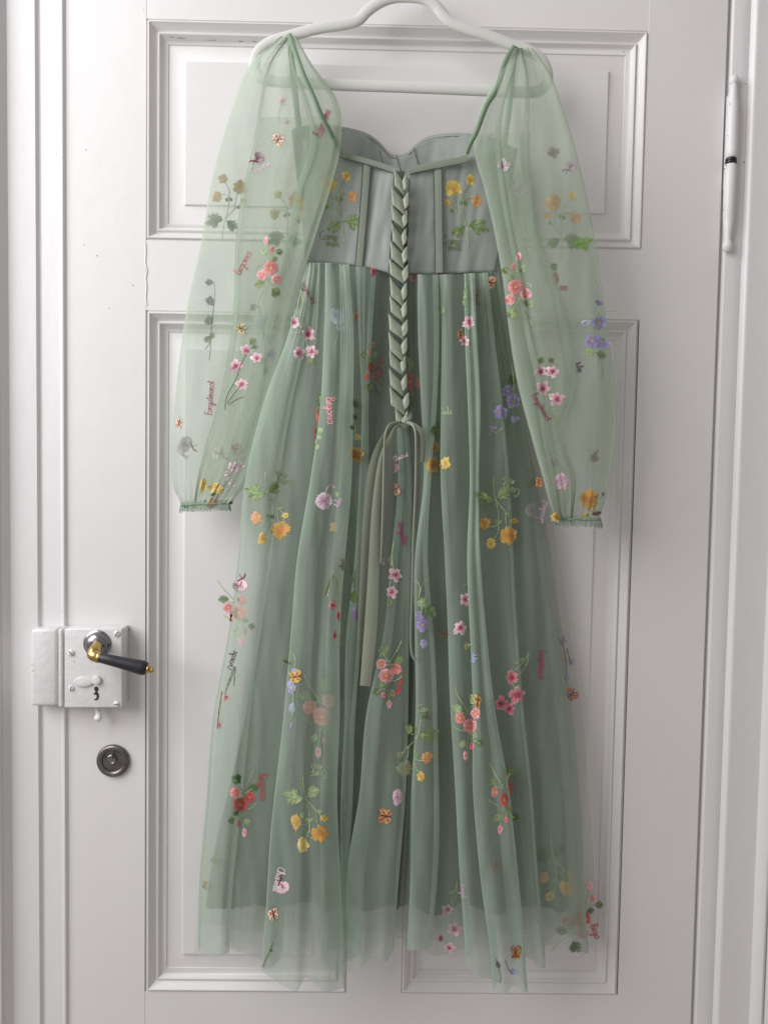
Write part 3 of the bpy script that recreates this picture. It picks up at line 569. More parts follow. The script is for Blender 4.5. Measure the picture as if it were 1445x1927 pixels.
# ================================================================== EMBROIDERY
def lin_(c_): return tuple(((v / 255) / 12.92 if v / 255 <= .04045 else ((v / 255 + .055) / 1.055)**2.4) for v in c_)
YEL = (228, 204, 112); OCH = (218, 172, 84); ORG = (220, 164, 112); PYL = (238, 224, 160); PNK = (240, 164, 170); CORAL = (220, 128, 126); PALE = (236, 206, 212); CRIM = (156, 62, 90); RED = (186, 86, 80)
GRN = (136, 160, 104); GRN2 = (162, 186, 134); OLV = (92, 112, 50); BLU = (166, 178, 216); VIO = (172, 158, 204); MAR = (120, 30, 60); WHT = (240, 220, 226); GRY = (150, 150, 165); BRN = (112, 62, 52); LIL = (205, 170, 195)
class Emb:
    def __init__(s): s.v = []; s.f = []; s.c = []
    def q(s, pts, col):
        b = len(s.v); s.v += pts; s.f.append(tuple(range(b, b + len(pts)))); s.c.append((*[max(0, min(1, x)) for x in col], 1))
    def petals(s, cx, cy_, r, n, cin, cout, ccen, rot=0, sx=1, sy=1, tilt=0, depth=.35, N=None):
        N = N or n * 9; ci, co = lin_(cin), lin_(cout)
        ct, st = math.cos(tilt), math.sin(tilt)
        def tr(x, y, h): x *= sx; y *= sy; return (cx + x * ct - y * st, cy_ + x * st + y * ct, h)
        pj = [(RN.uniform(.80, 1.14), RN.uniform(.82, 1.16), RN.uniform(-.12, .12)) for _ in range(n)]
        for k in range(N):
            a0 = k / N * math.tau; a1 = (k + .93) / N * math.tau; ph = (k / N * n) % 1
            rim = r * (1 - depth + depth * math.sin(math.pi * (ph * .94 + .03))**.55) * RN.uniform(.86, 1.10) * (pj[int(k / N * n) % n][0] if depth > .15 else 1); j = RN.uniform(.78, 1.18) * pj[int(k / N * n) % n][1]; h = RN.uniform(.5, 1.1)
            A, B = a0 + rot, a1 + rot; c_ = [i * j for i in ci]; d_ = [i * j for i in co]; m_ = [(p + q) / 2 for p, q in zip(c_, d_)]
            for (ra, rb_, col, h0, h1) in ((r * .12, rim * .45, c_, .4, h), (rim * .45, rim * .78, m_, h, h), (rim * .78, rim, d_, h, .1)):
                s.q([tr(math.cos(A) * ra, math.sin(A) * ra, h0), tr(math.cos(B) * ra, math.sin(B) * ra, h0), tr(math.cos(B) * rb_, math.sin(B) * rb_, h1), tr(math.cos(A) * rb_, math.sin(A) * rb_, h1)], col)
        if ccen:
            cn = lin_(ccen)
            for k in range(9):
                a = k / 9 * math.tau + rot; rr = r * RN.uniform(.12, .46 if depth > .5 else .34)
                s.q([tr(0, 0, 1.5), tr(math.cos(a) * rr, math.sin(a) * rr, 1.3), tr(math.cos(a + .6) * rr * .8, math.sin(a + .6) * rr * .8, 1.3)], [x * RN.uniform(.8, 1.2) for x in cn])
    def leaf(s, x, y, L_, wd, ang, col, ser=.25, n=12):
        cl = lin_(col); ca, sa = math.cos(ang), math.sin(ang)
        tr = lambda a, b, h: (x + a * ca - b * sa, y + a * sa + b * ca, h)
        for side in (-1, 1):
            for k in range(n):
                t0, t1 = k / n, (k + .9) / n; w_ = wd * math.sin(math.pi * ((t0 + .06) ** .8) * .97) * (1 - ser + ser * (1 if k % 3 else 0)) * RN.uniform(.85, 1.1); j = RN.uniform(.7, 1.25)
                s.q([tr(L_ * t0, 0, .3), tr(L_ * t1, 0, .3), tr(L_ * min(1.04, t1 + .12), side * w_, .9 * RN.random()), tr(L_ * (t0 + .12), side * w_, .6)], [i * j for i in cl])
        s.line([tr(0, 0, 0)[:2], tr(L_ * .5, .5, 0)[:2], tr(L_, 0, 0)[:2]], .7, [i * .8 for i in col])
    def line(s, pts, wd, col, h=1.2):
        if len(pts) < 2: return
        G = catmull(np.array(pts, float)[:, None, :], 5)[:, 0, :]; cl = lin_(col); N = len(G); E = []
        for i in range(N):
            t = G[min(i + 1, N - 1)] - G[max(i - 1, 0)]; l_ = np.hypot(*t) + 1e-9; nx, ny = -t[1] / l_, t[0] / l_
            w_ = wd * (.62 + .38 * (i % 2)) ; E.append(((G[i][0] + nx * w_ / 2, G[i][1] + ny * w_ / 2, h), (G[i][0] - nx * w_ / 2, G[i][1] - ny * w_ / 2, h * .8)))
        for i in range(N - 1): j = RN.uniform(.72, 1.2); s.q([E[i][0], E[i][1], E[i + 1][1], E[i + 1][0]], [x * j for x in cl])
    def build(s, name, sh, parent, mode='f', label=None, dd=None):
        if not s.f: return None
        keys = sh.split('+'); D = []
        for (x, y, h) in s.v:
            best = None; r = ray(x, y); rn = r.normalized()
            for kx in keys:
                o_ = CAM.copy(); hit = None
                while True:
                    loc, nn, ii, dist = SHEETS[kx].ray_cast(o_, rn)
                    if loc is None: break
                    hit = loc
                    if mode == 'f': break
                    o_ = loc + rn * .0008
                if hit is not None:
                    d = -hit.y
                    if best is None or (d > best if mode == 'f' else d < best): best = d
            D.append(best)
        ok = sorted(d for d in D if d is not None)
        if not ok: med = dd if dd is not None else .06
        else: med = ok[int(len(ok) * (.6 if mode == 'f' else .4))]
        lo, hi = med - .005, med + (.025 if mode == 'f' else .006)
        vs = []
        for (x, y, h), d in zip(s.v, D):
            d = med if d is None else min(max(d, lo), hi)
            vs.append(P(x, y, d + .0007 + h * .0005))
        o = link(name, vs, s.f, M_THREAD, parent, False, s.c)
        if label: o['label'] = label
        return o
GL = {'a': ([(.8, .8), (.5, 1), (.15, .7), (.1, .3), (.4, 0), (.7, .25), (.8, .9), (.85, .2), (1.05, 0)], 1.05), 'c': ([(.7, .8), (.4, 1), (.1, .6), (.15, .15), (.5, 0), (.85, .2)], .85),
 'e': ([(.05, .35), (.5, .5), (.6, .85), (.35, 1), (.1, .6), (.2, .1), (.5, 0), (.85, .3)], .85), 'g': ([(.7, .85), (.4, 1), (.1, .6), (.3, .1), (.6, .3), (.75, .95), (.7, -.3), (.45, -.9), (.2, -.6), (.5, -.1), (1, .3)], 1),
 'h': ([(0, .1), (.3, 1.2), (.35, 2), (.15, 1.9), (.1, 0), (.3, .8), (.55, 1), (.7, .7), (.7, .1), (1, .1)], 1), 'i': ([(0, .2), (.2, 1), (.25, .2), (.5, .05)], .5), 'l': ([(0, .1), (.35, 1.2), (.35, 2), (.15, 1.9), (.15, .3), (.35, 0), (.55, .2)], .55),
 'm': ([(0, .3), (.15, 1), (.15, 0), (.35, .9), (.5, 1), (.6, .7), (.6, 0), (.8, .9), (.95, 1), (1.05, .7), (1.05, .1), (1.3, .1)], 1.3), 'n': ([(0, .3), (.15, 1), (.15, 0), (.35, .85), (.55, 1), (.7, .7), (.7, .1), (.95, .1)], .95),
 'o': ([(.45, 1), (.1, .7), (.15, .15), (.5, 0), (.8, .4), (.65, .9), (.4, 1), (.95, .8)], .95), 'r': ([(0, .2), (.15, 1.05), (.35, .85), (.55, .9), (.5, .2), (.75, .05)], .75), 's': ([(0, .1), (.4, 1), (.35, .6), (.6, .3), (.4, 0), (.1, .1), (.8, .2)], .8),
 't': ([(0, .2), (.3, 1), (.33, 1.8), (.25, 1.25), (.0, 1.2), (.65, 1.25), (.3, 1.1), (.3, .2), (.6, .05)], .6), 'u': ([(0, .8), (.1, 1), (.1, .3), (.35, 0), (.6, .3), (.65, 1), (.7, .1), (.95, .1)], .95), 'p': ([(0, .3), (.2, 1), (.15, -.9), (.2, .7), (.5, 1), (.75, .6), (.5, 0), (.2, .1), (.95, .2)], .95),
 'C': ([(1, 1.6), (.7, 1.9), (.2, 1.5), (0, .8), (.2, .1), (.7, 0), (1.1, .3)], 1.1), 'B': ([(.2, 1.8), (.15, 0), (.2, 1.8), (.7, 1.7), (.75, 1.2), (.25, 1), (.8, .8), (.8, .1), (.15, 0), (1, .1)], 1.05), 'F': ([(.9, 1.8), (.2, 1.8), (.25, 1), (.7, 1), (.25, 1), (.1, 0), (.6, .1)], .8), 'O': ([(.6, 1.9), (.1, 1.3), (.15, .3), (.6, 0), (1.05, .6), (.9, 1.5), (.5, 1.9), (1.2, 1.5)], 1.2), 'f': ([(0, .1), (.35, 1), (.55, 1.9), (.35, 2.1), (.25, 1.2), (.25, -.6), (.4, -.9), (.5, -.3), (.3, .2), (.8, .3)], .8)}
def word(E, s_, x, y, h, ang, col, wd=1.3, mirror=1, curve=0.0):
    px_ = 0; n = len(s_)
    for i, ch in enumerate(s_):
        g, adv = GL[ch]; a = ang + curve * i
        ca, sa = math.cos(a), math.sin(a)
        pts = [(x + (gx * .9) * h * ca + (gy * h) * sa * mirror, y + (gx * .9) * h * sa - (gy * h) * ca * mirror) for gx, gy in g]
        E.line(pts, wd, col)
        x += adv * .9 * h * ca; y += adv * .9 * h * sa
def sub(parent, sh, name, fn, mode, label=None):
    e = Emb(); fn(e); return e.build(name, sh, parent, mode, label)
def sprig(sh, mode='f', name='embroidered_sprig', label=None, stems=(), flowers=(), leaves=(), buds=(), words=(), scol=GRN2, sw=1.9):
    """one embroidered motif: stems are the part, flowers, leaves, buds and lettering its sub-parts"""
    e = Emb()
    for st in stems: e.line(st, sw, scol)
    if not stems:
        x, y = (flowers or leaves or buds)[0][:2]; e.line([(x - 3, y - 3), (x, y), (x + 2, y + 4)], 1.4, scol)
    root = e.build(name, sh, dress, mode, label)
    for (x, y, r, kind, *rest) in flowers:
        o = dict(rest[0]) if rest else {}
        sx, sy, tl = o.get('sx', 1), o.get('sy', 1), o.get('t', 0); rt = RN.random() * 6
        K_ = {'yel': (6, (220, 186, 92), YEL, (214, 150, 84), .3), 'och': (6, (216, 158, 72), OCH, (206, 130, 86), .3), 'pyl': (6, YEL, PYL, OCH, .25), 'org': (5, ORG, ORG, OCH, .18), 'yor': (5, ORG, YEL, ORG, .2),
              'pnk': (8, CORAL, (242, 180, 184), YEL, .14), 'cor': (8, CORAL, (236, 156, 154), YEL, .14), 'red': (7, RED, (206, 96, 88), OCH, .12), 'blo': (5, (214, 140, 158), PALE, CRIM, .62), 'blr': (5, (190, 84, 104), (226, 156, 162), CRIM, .58),
              'blu': (5, VIO, BLU, YEL, .35), 'vio': (5, (138, 132, 190), VIO, OCH, .35), 'lil': (7, LIL, WHT, None, .12), 'gry': (5, (150, 150, 180), (185, 185, 200), None, .35), 'tul': (4, LIL, (222, 190, 202), None, .15)}[kind]
        sub(root, sh, 'flower', lambda e: e.petals(x, y, r * 1.08, K_[0], K_[1], K_[2], K_[3], rt, sx, sy, tl, K_[4], N=max(24, int(r * 4.2))), mode)
    for (x, y, L_, wd, ang, *cc2) in leaves:
        sub(root, sh, 'leaf', lambda e: e.leaf(x, y, L_ * 1.1, wd * 1.22, math.radians(ang), cc2[0] if cc2 else GRN), mode)
    for (x, y, r, col, *ee) in buds:
        sub(root, sh, 'bud', lambda e: e.petals(x, y, r, 3, col, [min(255, q + 20) for q in col], None, 1, ee[0] if ee else .7, 1, ee[1] if len(ee) > 1 else 0, .1, N=14), mode)
    for wd_ in words:
        (t_, x, y, h, ang, col, *r_) = wd_; o = r_[0] if r_ else {}
        sub(root, sh, 'lettering', lambda e: word(e, t_, x, y, h, math.radians(ang), col, o.get('w', 1.15), o.get('m', 1), o.get('c', 0)), mode)
    return root
def TF(ox, oy, sc_, rot, flip):
    cr, sr = math.cos(math.radians(rot)), math.sin(math.radians(rot))
    return lambda x, y: (ox + sc_ * ((x * flip) * cr - y * sr), oy + sc_ * ((x * flip) * sr + y * cr))
def camomile(sh, ox, oy, sc_=1, rot=0, flip=1, mode='f', words=(), kinds=('yel', 'yel', 'org', 'yel'), g=GRN, sx=1, label='yellow camomile sprig'):
    f = TF(ox, oy, sc_, rot, flip); A = lambda a: rot + (a if flip > 0 else 180 - a)
    T_ = lambda L_: [f(x, y) for x, y in L_]
    st = [T_([(4, 40), (3, 20), (0, 0), (-9, -14), (-19, -25), (-32, -40)]), T_([(-19, -25), (-20, -45), (-24, -62)]), T_([(0, 0), (-5, -25), (-6, -50), (-4, -66), (8, -82)]), T_([(-6, -46), (2, -53), (14, -52)])]
    F = [(*f(-26, -70), 16 * sc_, kinds[0], {'sx': sx}), (*f(9, -86), 10 * sc_, kinds[1], {'sx': .9}), (*f(20, -47), 12 * sc_, kinds[2], {'sx': .85}), (*f(-35, -42), 7.5 * sc_, kinds[3], {'sy': .8})]
    lv = [(*f(-2, 0), 26 * sc_, 8 * sc_, A(148), g), (*f(-8, 2), 20 * sc_, 6 * sc_, A(115), g), (*f(3, 0), 30 * sc_, 8.5 * sc_, A(-12), g), (*f(12, 2), 28 * sc_, 6 * sc_, A(12), g), (*f(14, 4), 15 * sc_, 4 * sc_, A(52), g), (*f(-6, -42), 7 * sc_, 4 * sc_, A(-150), g), (*f(-5, -44), 7 * sc_, 4 * sc_, A(20), g), (*f(-26, -32), 7 * sc_, 4 * sc_, A(100), g)]
    return sprig(sh, mode, 'embroidered_camomile_sprig', label, st, F, lv, (), words)
def begonia(sh, ox, oy, sc_=1, rot=0, flip=1, mode='f', words=(), kinds=('cor', 'pnk', 'pnk'), label='pink begonia sprig', sx=1, g=GRN):
    f = TF(ox, oy, sc_, rot, flip); A = lambda a: rot + (a if flip > 0 else 180 - a); T_ = lambda L_: [f(x, y) for x, y in L_]
    st = [T_([(2, -10), (3, -28), (6, -50)]), T_([(1, -12), (-2, -22), (-5, -32)]), T_([(3, 20), (10, 34), (22, 52), (30, 70)]), T_([(4, 22), (14, 24), (24, 32)]), T_([(6, 26), (-2, 36), (-8, 50)]), T_([(13, -10), (20, -8), (27, -4), (30, 1)]), T_([(-4, -24), (-12, -28), (-20, -34)])]
    F = [(*f(0, 0), 14 * sc_, kinds[0], {'sx': sx}), (*f(-10, 24), 10 * sc_, kinds[1], {'sx': sx}), (*f(19, 14), 10.5 * sc_, kinds[2], {'sx': sx})]
    lv = [(*f(8, -26), 16 * sc_, 5 * sc_, A(-62), GRN2), (*f(14, 30), 20 * sc_, 7 * sc_, A(8), g), (*f(2, 42), 20 * sc_, 8 * sc_, A(140), g), (*f(0, 46), 14 * sc_, 6 * sc_, A(110), g), (*f(-12, -30), 13 * sc_, 6 * sc_, A(190), OLV), (*f(-3, -14), 12 * sc_, 5 * sc_, A(210), g)]
    return sprig(sh, mode, 'embroidered_begonia_sprig', label, st, F, lv, [(*f(6, -56), 9 * sc_, PNK, .55), (*f(-5, -38), 7 * sc_, CORAL, .6)], words)
def blossoms(sh, fl, stems=(), leaves=(), words=(), mode='f', label='pink blossom sprig', kind='blo', buds=(), scol=GRN2):
    return sprig(sh, mode, 'embroidered_blossom_sprig', label, stems, [(x, y, r * 1.12, kind, *( [k_] if k_ else [])) for (x, y, r, *k0) in fl for k_ in [k0[0] if k0 else None]], leaves, buds, words, scol)
def butterfly(sh, x, y, r, rot=0, cols=(YEL, OCH, MAR), mode='f', sx=1, words=(), label=None):
    e = Emb(); a = math.radians(rot)
    for (da, rr, k) in ((-.85, 1.0, 0), (.85, 1.0, 0), (-2.2, .78, 1), (2.2, .78, 1)):
        cx_, cy2 = math.cos(a + da) * r * .52 * sx, math.sin(a + da) * r * .52
        e.petals(x + cx_, y + cy2, r * .56 * rr, 3, cols[k], cols[1 - k], cols[2], RN.random() * 6, sx, 1, 0, .3, N=22)
        e.line([(x, y), (x + cx_ * 1.75, y + cy2 * 1.75)], 1.2, cols[2])
    e.line([(x - math.cos(a) * r * .55 * sx, y - math.sin(a) * r * .55), (x, y), (x + math.cos(a) * r * .6 * sx, y + math.sin(a) * r * .6)], r * .2, cols[2], 1.7)
    for s_ in (-.35, .35): e.line([(x + math.cos(a) * r * .5 * sx, y + math.sin(a) * r * .5), (x + math.cos(a + s_) * r * 1.15 * sx, y + math.sin(a + s_) * r * 1.15)], .9, cols[2])
    o = e.build('embroidered_butterfly', sh, dress, mode, label)
    for (t_, wx, wy, h, ang, col, *r_) in words:
        oo = r_[0] if r_ else {}; sub(o, sh, 'lettering', lambda e: word(e, t_, wx, wy, h, math.radians(ang), col, oo.get('w', 1.2), oo.get('m', 1), oo.get('c', 0)), mode)
    return o
def sitting(sh, x, y, r, rot=0, mode='f', words=(), cols=(PALE, LIL, MAR), label='pink seated butterfly'):
    e = Emb(); a = math.radians(rot); ux, uy = math.cos(a), math.sin(a)
    e.petals(x, y, r, 2, cols[0], cols[0], None, a, .85, 1.05, a, .12, N=40)
    e.line([(x + ux * r * .9 * math.cos(t) - uy * r * math.sin(t) * 1.0, y + uy * r * .9 * math.cos(t) + ux * r * math.sin(t)) for t in [i / 12 * math.pi * 1.5 - 2.2 for i in range(13)]], 1.4, cols[1])
    for k in (-.5, -.15, .2): e.line([(x - ux * r * .6, y - uy * r * .6), (x + math.cos(a + k * 1.6) * r * .6, y + math.sin(a + k * 1.6) * r * .6)], 1.0, cols[2])
    e.line([(x - ux * r * .5 - uy * r * .5, y - uy * r * .5 + ux * r * .5), (x - ux * r * .95, y - uy * r * .95), (x - ux * r * 1.25 + uy * r * .3, y - uy * r * 1.25 - ux * r * .3), (x - ux * r * 1.75 + uy * r * .35, y - uy * r * 1.75 - ux * r * .35)], 3.2, cols[2], 1.8)
    e.line([(x - ux * r * 1.0, y - uy * r * 1.0), (x - ux * r * 1.5 - uy * r * .5, y - uy * r * 1.5 + ux * r * .5)], 1.4, cols[2], 1.6)
    o = e.build('embroidered_butterfly', sh, dress, mode, label)
    for (t_, wx, wy, h, ang, col, *r_) in words:
        oo = r_[0] if r_ else {}; sub(o, sh, 'lettering', lambda e: word(e, t_, wx, wy, h, math.radians(ang), col, oo.get('w', 1.2), oo.get('m', 1), oo.get('c', 0)), mode)
    return o
L, R_ = 'left', 'right'
BL_ = 'back+middle'
# bodice
camomile('bpr', 877, 425, words=[('Camo', 833, 459, 8.5, 2, (112, 140, 76)), ('mile', 843, 471, 8.5, 0, (112, 140, 76))])
camomile('bpl', 643, 417, words=[('Camo', 601, 450, 9, 4, (112, 140, 76)), ('mile', 614, 463, 8.5, 2, (112, 140, 76))], g=GRN)
# left sleeve
camomile('sl', 424, 415, .92, 3, -1, 'b', kinds=('och', 'och', 'och', 'yel'), g=(112, 132, 90), label='ochre camomile sprig seen through the sleeve')
camomile('sl', 540, 446, .95, -6, -1, 'b', kinds=('och', 'yel', 'yel', 'yel'), g=(112, 132, 90), label='ochre camomile sprig seen through the sleeve')
begonia('sl', 510, 504, .92, -4, -1, words=[('Begonia', 452, 519, 8.5, -62, CORAL, {'w': 1.6})])
sprig('sl', 'b', 'embroidered_forget_me_not', 'grey-blue forget-me-not sprig seen through the sleeve', [[(396, 527), (403, 532), (405, 550), (404, 565), (401, 590), (398, 620), (396, 660), (394, 678)], [(397, 640), (392, 650), (386, 657)]], [(394, 531, 6, 'gry'), (396, 566, 9, 'gry'), (395, 604, 10, 'gry', {'sx': .85})], [(396, 638, 12, 5, -60, (140, 165, 120)), (394, 632, 13, 6, 120, (140, 165, 120))], scol=(120, 140, 110))
sprig('sl', 'b', 'embroidered_forget_me_not', 'faint blue sprig inside the sleeve', [[(478, 575), (488, 578), (490, 600), (498, 640), (500, 680), (488, 720)]], [(478, 578, 7, 'gry'), (490, 608, 11, 'gry'), (502, 640, 12, 'gry'), (512, 668, 9, 'vio')], [(500, 690, 14, 6, 100, (120, 150, 100))], scol=(110, 130, 100))
blossoms('sl', [(463, 660, 10), (483, 674, 9), (443, 689, 12), (455, 723, 10)], [[(478, 650), (462, 670), (452, 690), (444, 715), (432, 735), (425, 755), (424, 771)], [(455, 722), (440, 742), (427, 760)], [(460, 746), (445, 752), (430, 762)]], [(470, 648, 14, 6, -40, OLV), (474, 655, 10, 4, -20, OLV)], [('Forgetmenot', 399, 781, 7.4, -86, CRIM, {'w': 1.5, 'm': 1})], scol=OLV)
butterfly('sl', 523, 263, 13, -60, (YEL, PALE, MAR))
sitting('sl', 487, 297, 11, -35, words=[('Chestnut', 478, 327, 6, -32, WHT)])
blossoms('sl', [(531, 190, 7), (540, 230, 6)], [[(530, 190), (526, 212), (524, 230)]], mode='b')
butterfly('sl', 453, 618, 11, 20, (YEL, PYL, (60, 70, 110)))
butterfly('sl', 337, 797, 11, -70, (YEL, PALE, MAR), sx=.7)
sitting('sl', 350, 836, 14, 200, 'b', [('Chestnut', 328, 845, 5, 40, LIL)], ((225, 215, 222), LIL, MAR))
sitting('sl', 408, 852, 13, 200, 'b', (), ((225, 220, 205), LIL, MAR)); butterfly('sl', 445, 845, 12, -20, (LIL, PNK, MAR), 'b')
sitting('sl', 441, 880, 11, 160, words=[('Chestnut', 421, 890, 5, 65, WHT)], cols=(WHT, PALE, LIL))
sprig('sl', 'f', 'embroidered_camomile_sprig', 'yellow and orange blooms at the left cuff', [[(382, 932), (388, 920), (396, 915)], [(380, 945), (392, 942), (400, 944)]], [(383, 914, 12, 'yel', {'sx': .6}), (406, 917, 11, 'yel'), (414, 922, 8, 'pyl')], [(396, 932, 10, 3, -20, OLV)])
sprig('sl', 'f', 'embroidered_camomile_sprig', 'orange bloom on the left cuff elastic', [[(383, 943), (390, 941), (398, 944)]], [(400, 947, 11, 'org', {'sx': .85})], [(345, 951, 9, 4, 20, OLV), (432, 949, 8, 3, -40, OLV)])
sprig('sl', 'f', 'embroidered_word', 'crimson word on the strap fold', [[(602, 255), (612, 240)]], (), (), (), [('Forgetme', 603, 258, 8.5, -68, CRIM, {'w': 2.2})], scol=CRIM)
# left skirt
blossoms(L, [(555, 607, 9, {'sx': .8}), (581, 628, 12), (562, 664, 10), (586, 662, 11)], [[(567, 535), (558, 575), (555, 600)], [(568, 540), (570, 580), (566, 600)], [(560, 610), (570, 618), (580, 628)], [(577, 640), (580, 655)], [(562, 664), (586, 663)]], [(580, 672, 13, 5, 60, GRN), (588, 674, 10, 4, 80, GRN)], [('Forgetmenot', 566, 532, 5.4, 62, (140, 70, 85))])
sprig('middle', 'f', 'embroidered_forget_me_not', 'pale sprig deep under the fold', [[(637, 600), (635, 630), (628, 660)]], [(632, 594, 13, 'gry'), (652, 590, 11, 'gry'), (645, 612, 12, 'gry')], [(650, 560, 16, 8, 60, GRN2)])
butterfly(L, 669, 593, 7, 90, (ORG, OCH, RED), sx=.6)
blossoms(L, [(703, 510, 9, {'sx': .7})], kind='blr', label='crimson blossom cut by the waist gathers')
begonia(L, 698, 692, .75, 0, 1, kinds=('red', 'red', 'cor'), sx=.5, label='red begonia in the fold')
sprig('left', 'f', 'embroidered_word', 'red word beside the lacing', [[(726, 668), (730, 672)]], (), (), (), [('Begonia', 712, 718, 8.5, -75, (205, 82, 88), {'w': 1.7})], scol=CORAL)
sprig(L, 'f', 'embroidered_begonia_sprig', 'red begonia sliver on the fold edge', [[(602, 745), (600, 770), (597, 800), (594, 832), (590, 850)]], [(598, 782, 17, 'cor', {'sx': .18}), (593, 818, 12, 'red', {'sx': .2})], [(600, 762, 20, 3, -82, GRN), (597, 812, 12, 4, -20, GRN2), (598, 828, 10, 4, -60, GRN2), (594, 838, 8, 4, 40, GRN2)], (), [('Begonia', 614, 748, 9, 87, PNK, {'w': 1.9})])
sprig(L, 'f', 'embroidered_camomile_sprig', 'yellow camomile beside the dark fold', [[(668, 745), (666, 780), (668, 810), (669, 838)], [(668, 800), (672, 815)]], [(670, 854, 15, 'och', {'sx': .85}), (672, 823, 6.5, 'yel')], [(666, 790, 14, 5, -70, OLV), (668, 806, 9, 4, 200, OLV), (666, 750, 16, 5, 80, OLV)])
camomile(L, 503, 928, 1.0, 180, 1, kinds=('och', 'yel', 'org', 'yel'), words=[('mile', 540, 892, 7.5, 196, OLV), ('Camo', 552, 905, 7.5, 188, OLV)], label='camomile sprig hanging head down')
sitting(L, 453, 1101, 13, 100, cols=(PALE, LIL, MAR))
begonia('middle', 450, 1153, .95, 170, 1, kinds=('cor', 'cor', 'pnk'), label='begonia blurred behind the tulle', g=(110, 140, 90))
butterfly(L, 435, 1163, 12, -80, (YEL, PALE, MAR), sx=.35)
sprig(L, 'f', 'embroidered_tulip', 'pale lilac tulip with its word', [[(612, 930), (616, 918), (622, 912), (630, 918)]], [(610, 943, 15, 'lil')], [(632, 925, 10, 3, 60, GRN2)], (), [('tulip', 636, 955, 6, -60, LIL)], LIL)
butterfly('middle', 628, 992, 10, 0, (ORG, YEL, OCH))
blossoms(L, [(626, 1139, 8), (637, 1158, 9, {'sx': .55}), (630, 1196, 8, {'sx': .6})], [[(632, 1080), (634, 1110), (628, 1132)], [(628, 1075), (622, 1100), (616, 1122)], [(634, 1090), (638, 1130), (640, 1180), (636, 1220)]], [(629, 1078, 42, 2.5, 112, OLV)], [('Forget', 642, 1052, 5, 88, MAR)], kind='blr')
sprig('left', 'f', 'embroidered_bud', 'mauve bud in the dark gap', [[(658, 1050), (664, 1090), (668, 1120)], [(668, 1072), (667, 1100), (668, 1118)]], (), [(664, 1112, 20, 6, 85, OLV)], [(667, 1155, 14, (120, 100, 130), .3)], scol=OLV)
butterfly(L, 555, 1274, 14, -10, (YEL, OCH, (150, 60, 50)))
sprig(L, 'f', 'embroidered_forget_me_not', 'pale blue forget-me-not sprig on the left skirt', [[(545, 1222), (556, 1240), (553, 1262)], [(550, 1290), (552, 1320), (550, 1350)]], [(549, 1294, 13, 'blu', {'sx': .6}), (549, 1333, 10, 'blu', {'sx': .6}), (548, 1366, 5, 'vio', {'sx': .6}), (554, 1262, 6, 'blu')], [(532, 1242, 16, 2.5, 25, OLV)])
sprig(L, 'f', 'embroidered_bud', 'brown word and grassy buds at the left edge', [[(444, 1254), (434, 1280), (425, 1300), (424, 1318)], [(443, 1258), (440, 1290)], [(438, 1260), (428, 1290)]], [(426, 1312, 7, 'blr', {'sx': .8})], (), (), [('Orange', 428, 1258, 7, -70, (70, 34, 44), {'w': 1.5, 'm': -1})], scol=(90, 110, 70))
blossoms(L, [(413, 1364, 7, {'sx': .4})], [[(418, 1300), (412, 1340), (409, 1372)]], kind='blr', scol=BRN, label='thin dark sprig on the skirt edge')
begonia('middle', 606, 1348, 1.2, 180, 1, kinds=('cor', 'pnk', 'cor'), label='begonia blurred behind the tulle')
begonia(L, 453, 1514, .95, 178, -1, kinds=('red', 'cor', 'red'), words=[('Begonia', 487, 1456, 9, 87, RED, {'w': 1.8})], g=(80, 115, 60), label='red begonia sprig hanging head down')
camomile(L, 575, 1500, .98, 178, 1, kinds=('och', 'pyl', 'yor', 'yel'), words=[('mile', 606, 1440, 8, 188, GRN2), ('Camo', 614, 1450, 8, 176, GRN2)], g=GRN2, label='ochre camomile sprig hanging head down')
sprig(L, 'f', 'embroidered_camomile_sprig', 'pale yellow half bloom', [[(580, 1540), (583, 1565), (572, 1588)]], [(570, 1592, 12, 'pyl', {'sx': .9}), (557, 1548, 15, 'yor', {'sx': .25})], [(574, 1536, 9, 5, 200, GRN2)])
sitting(L, 532, 1670, 13, 65, words=[('Chestnut', 524, 1632, 7.5, 104, WHT, {'w': 1.7, 'm': 1})])
butterfly(L, 515, 1722, 15, -110, (YEL, PALE, MAR), sx=.75)
sprig(L, 'f', 'embroidered_bud', 'dark stem near the hem', [[(514, 1774), (508, 1790), (500, 1806), (495, 1820)]], (), [(508, 1784, 8, 2, 60, OLV)], (), (), OLV, 2.0)
butterfly('middle', 404, 1618, 10, 40, (OLV, GRN, OLV)); butterfly('middle', 387, 1664, 11, 100, (OCH, (160, 140, 80), OLV), sx=.6)
sprig('middle', 'f', 'embroidered_bud', 'olive sprig in the dark fold', [[(660, 1500), (650, 1520), (642, 1560)], [(662, 1515), (656, 1545)]], (), [(655, 1505, 18, 4, 100, OLV), (652, 1530, 16, 4, 110, BRN)], (), (), OLV)
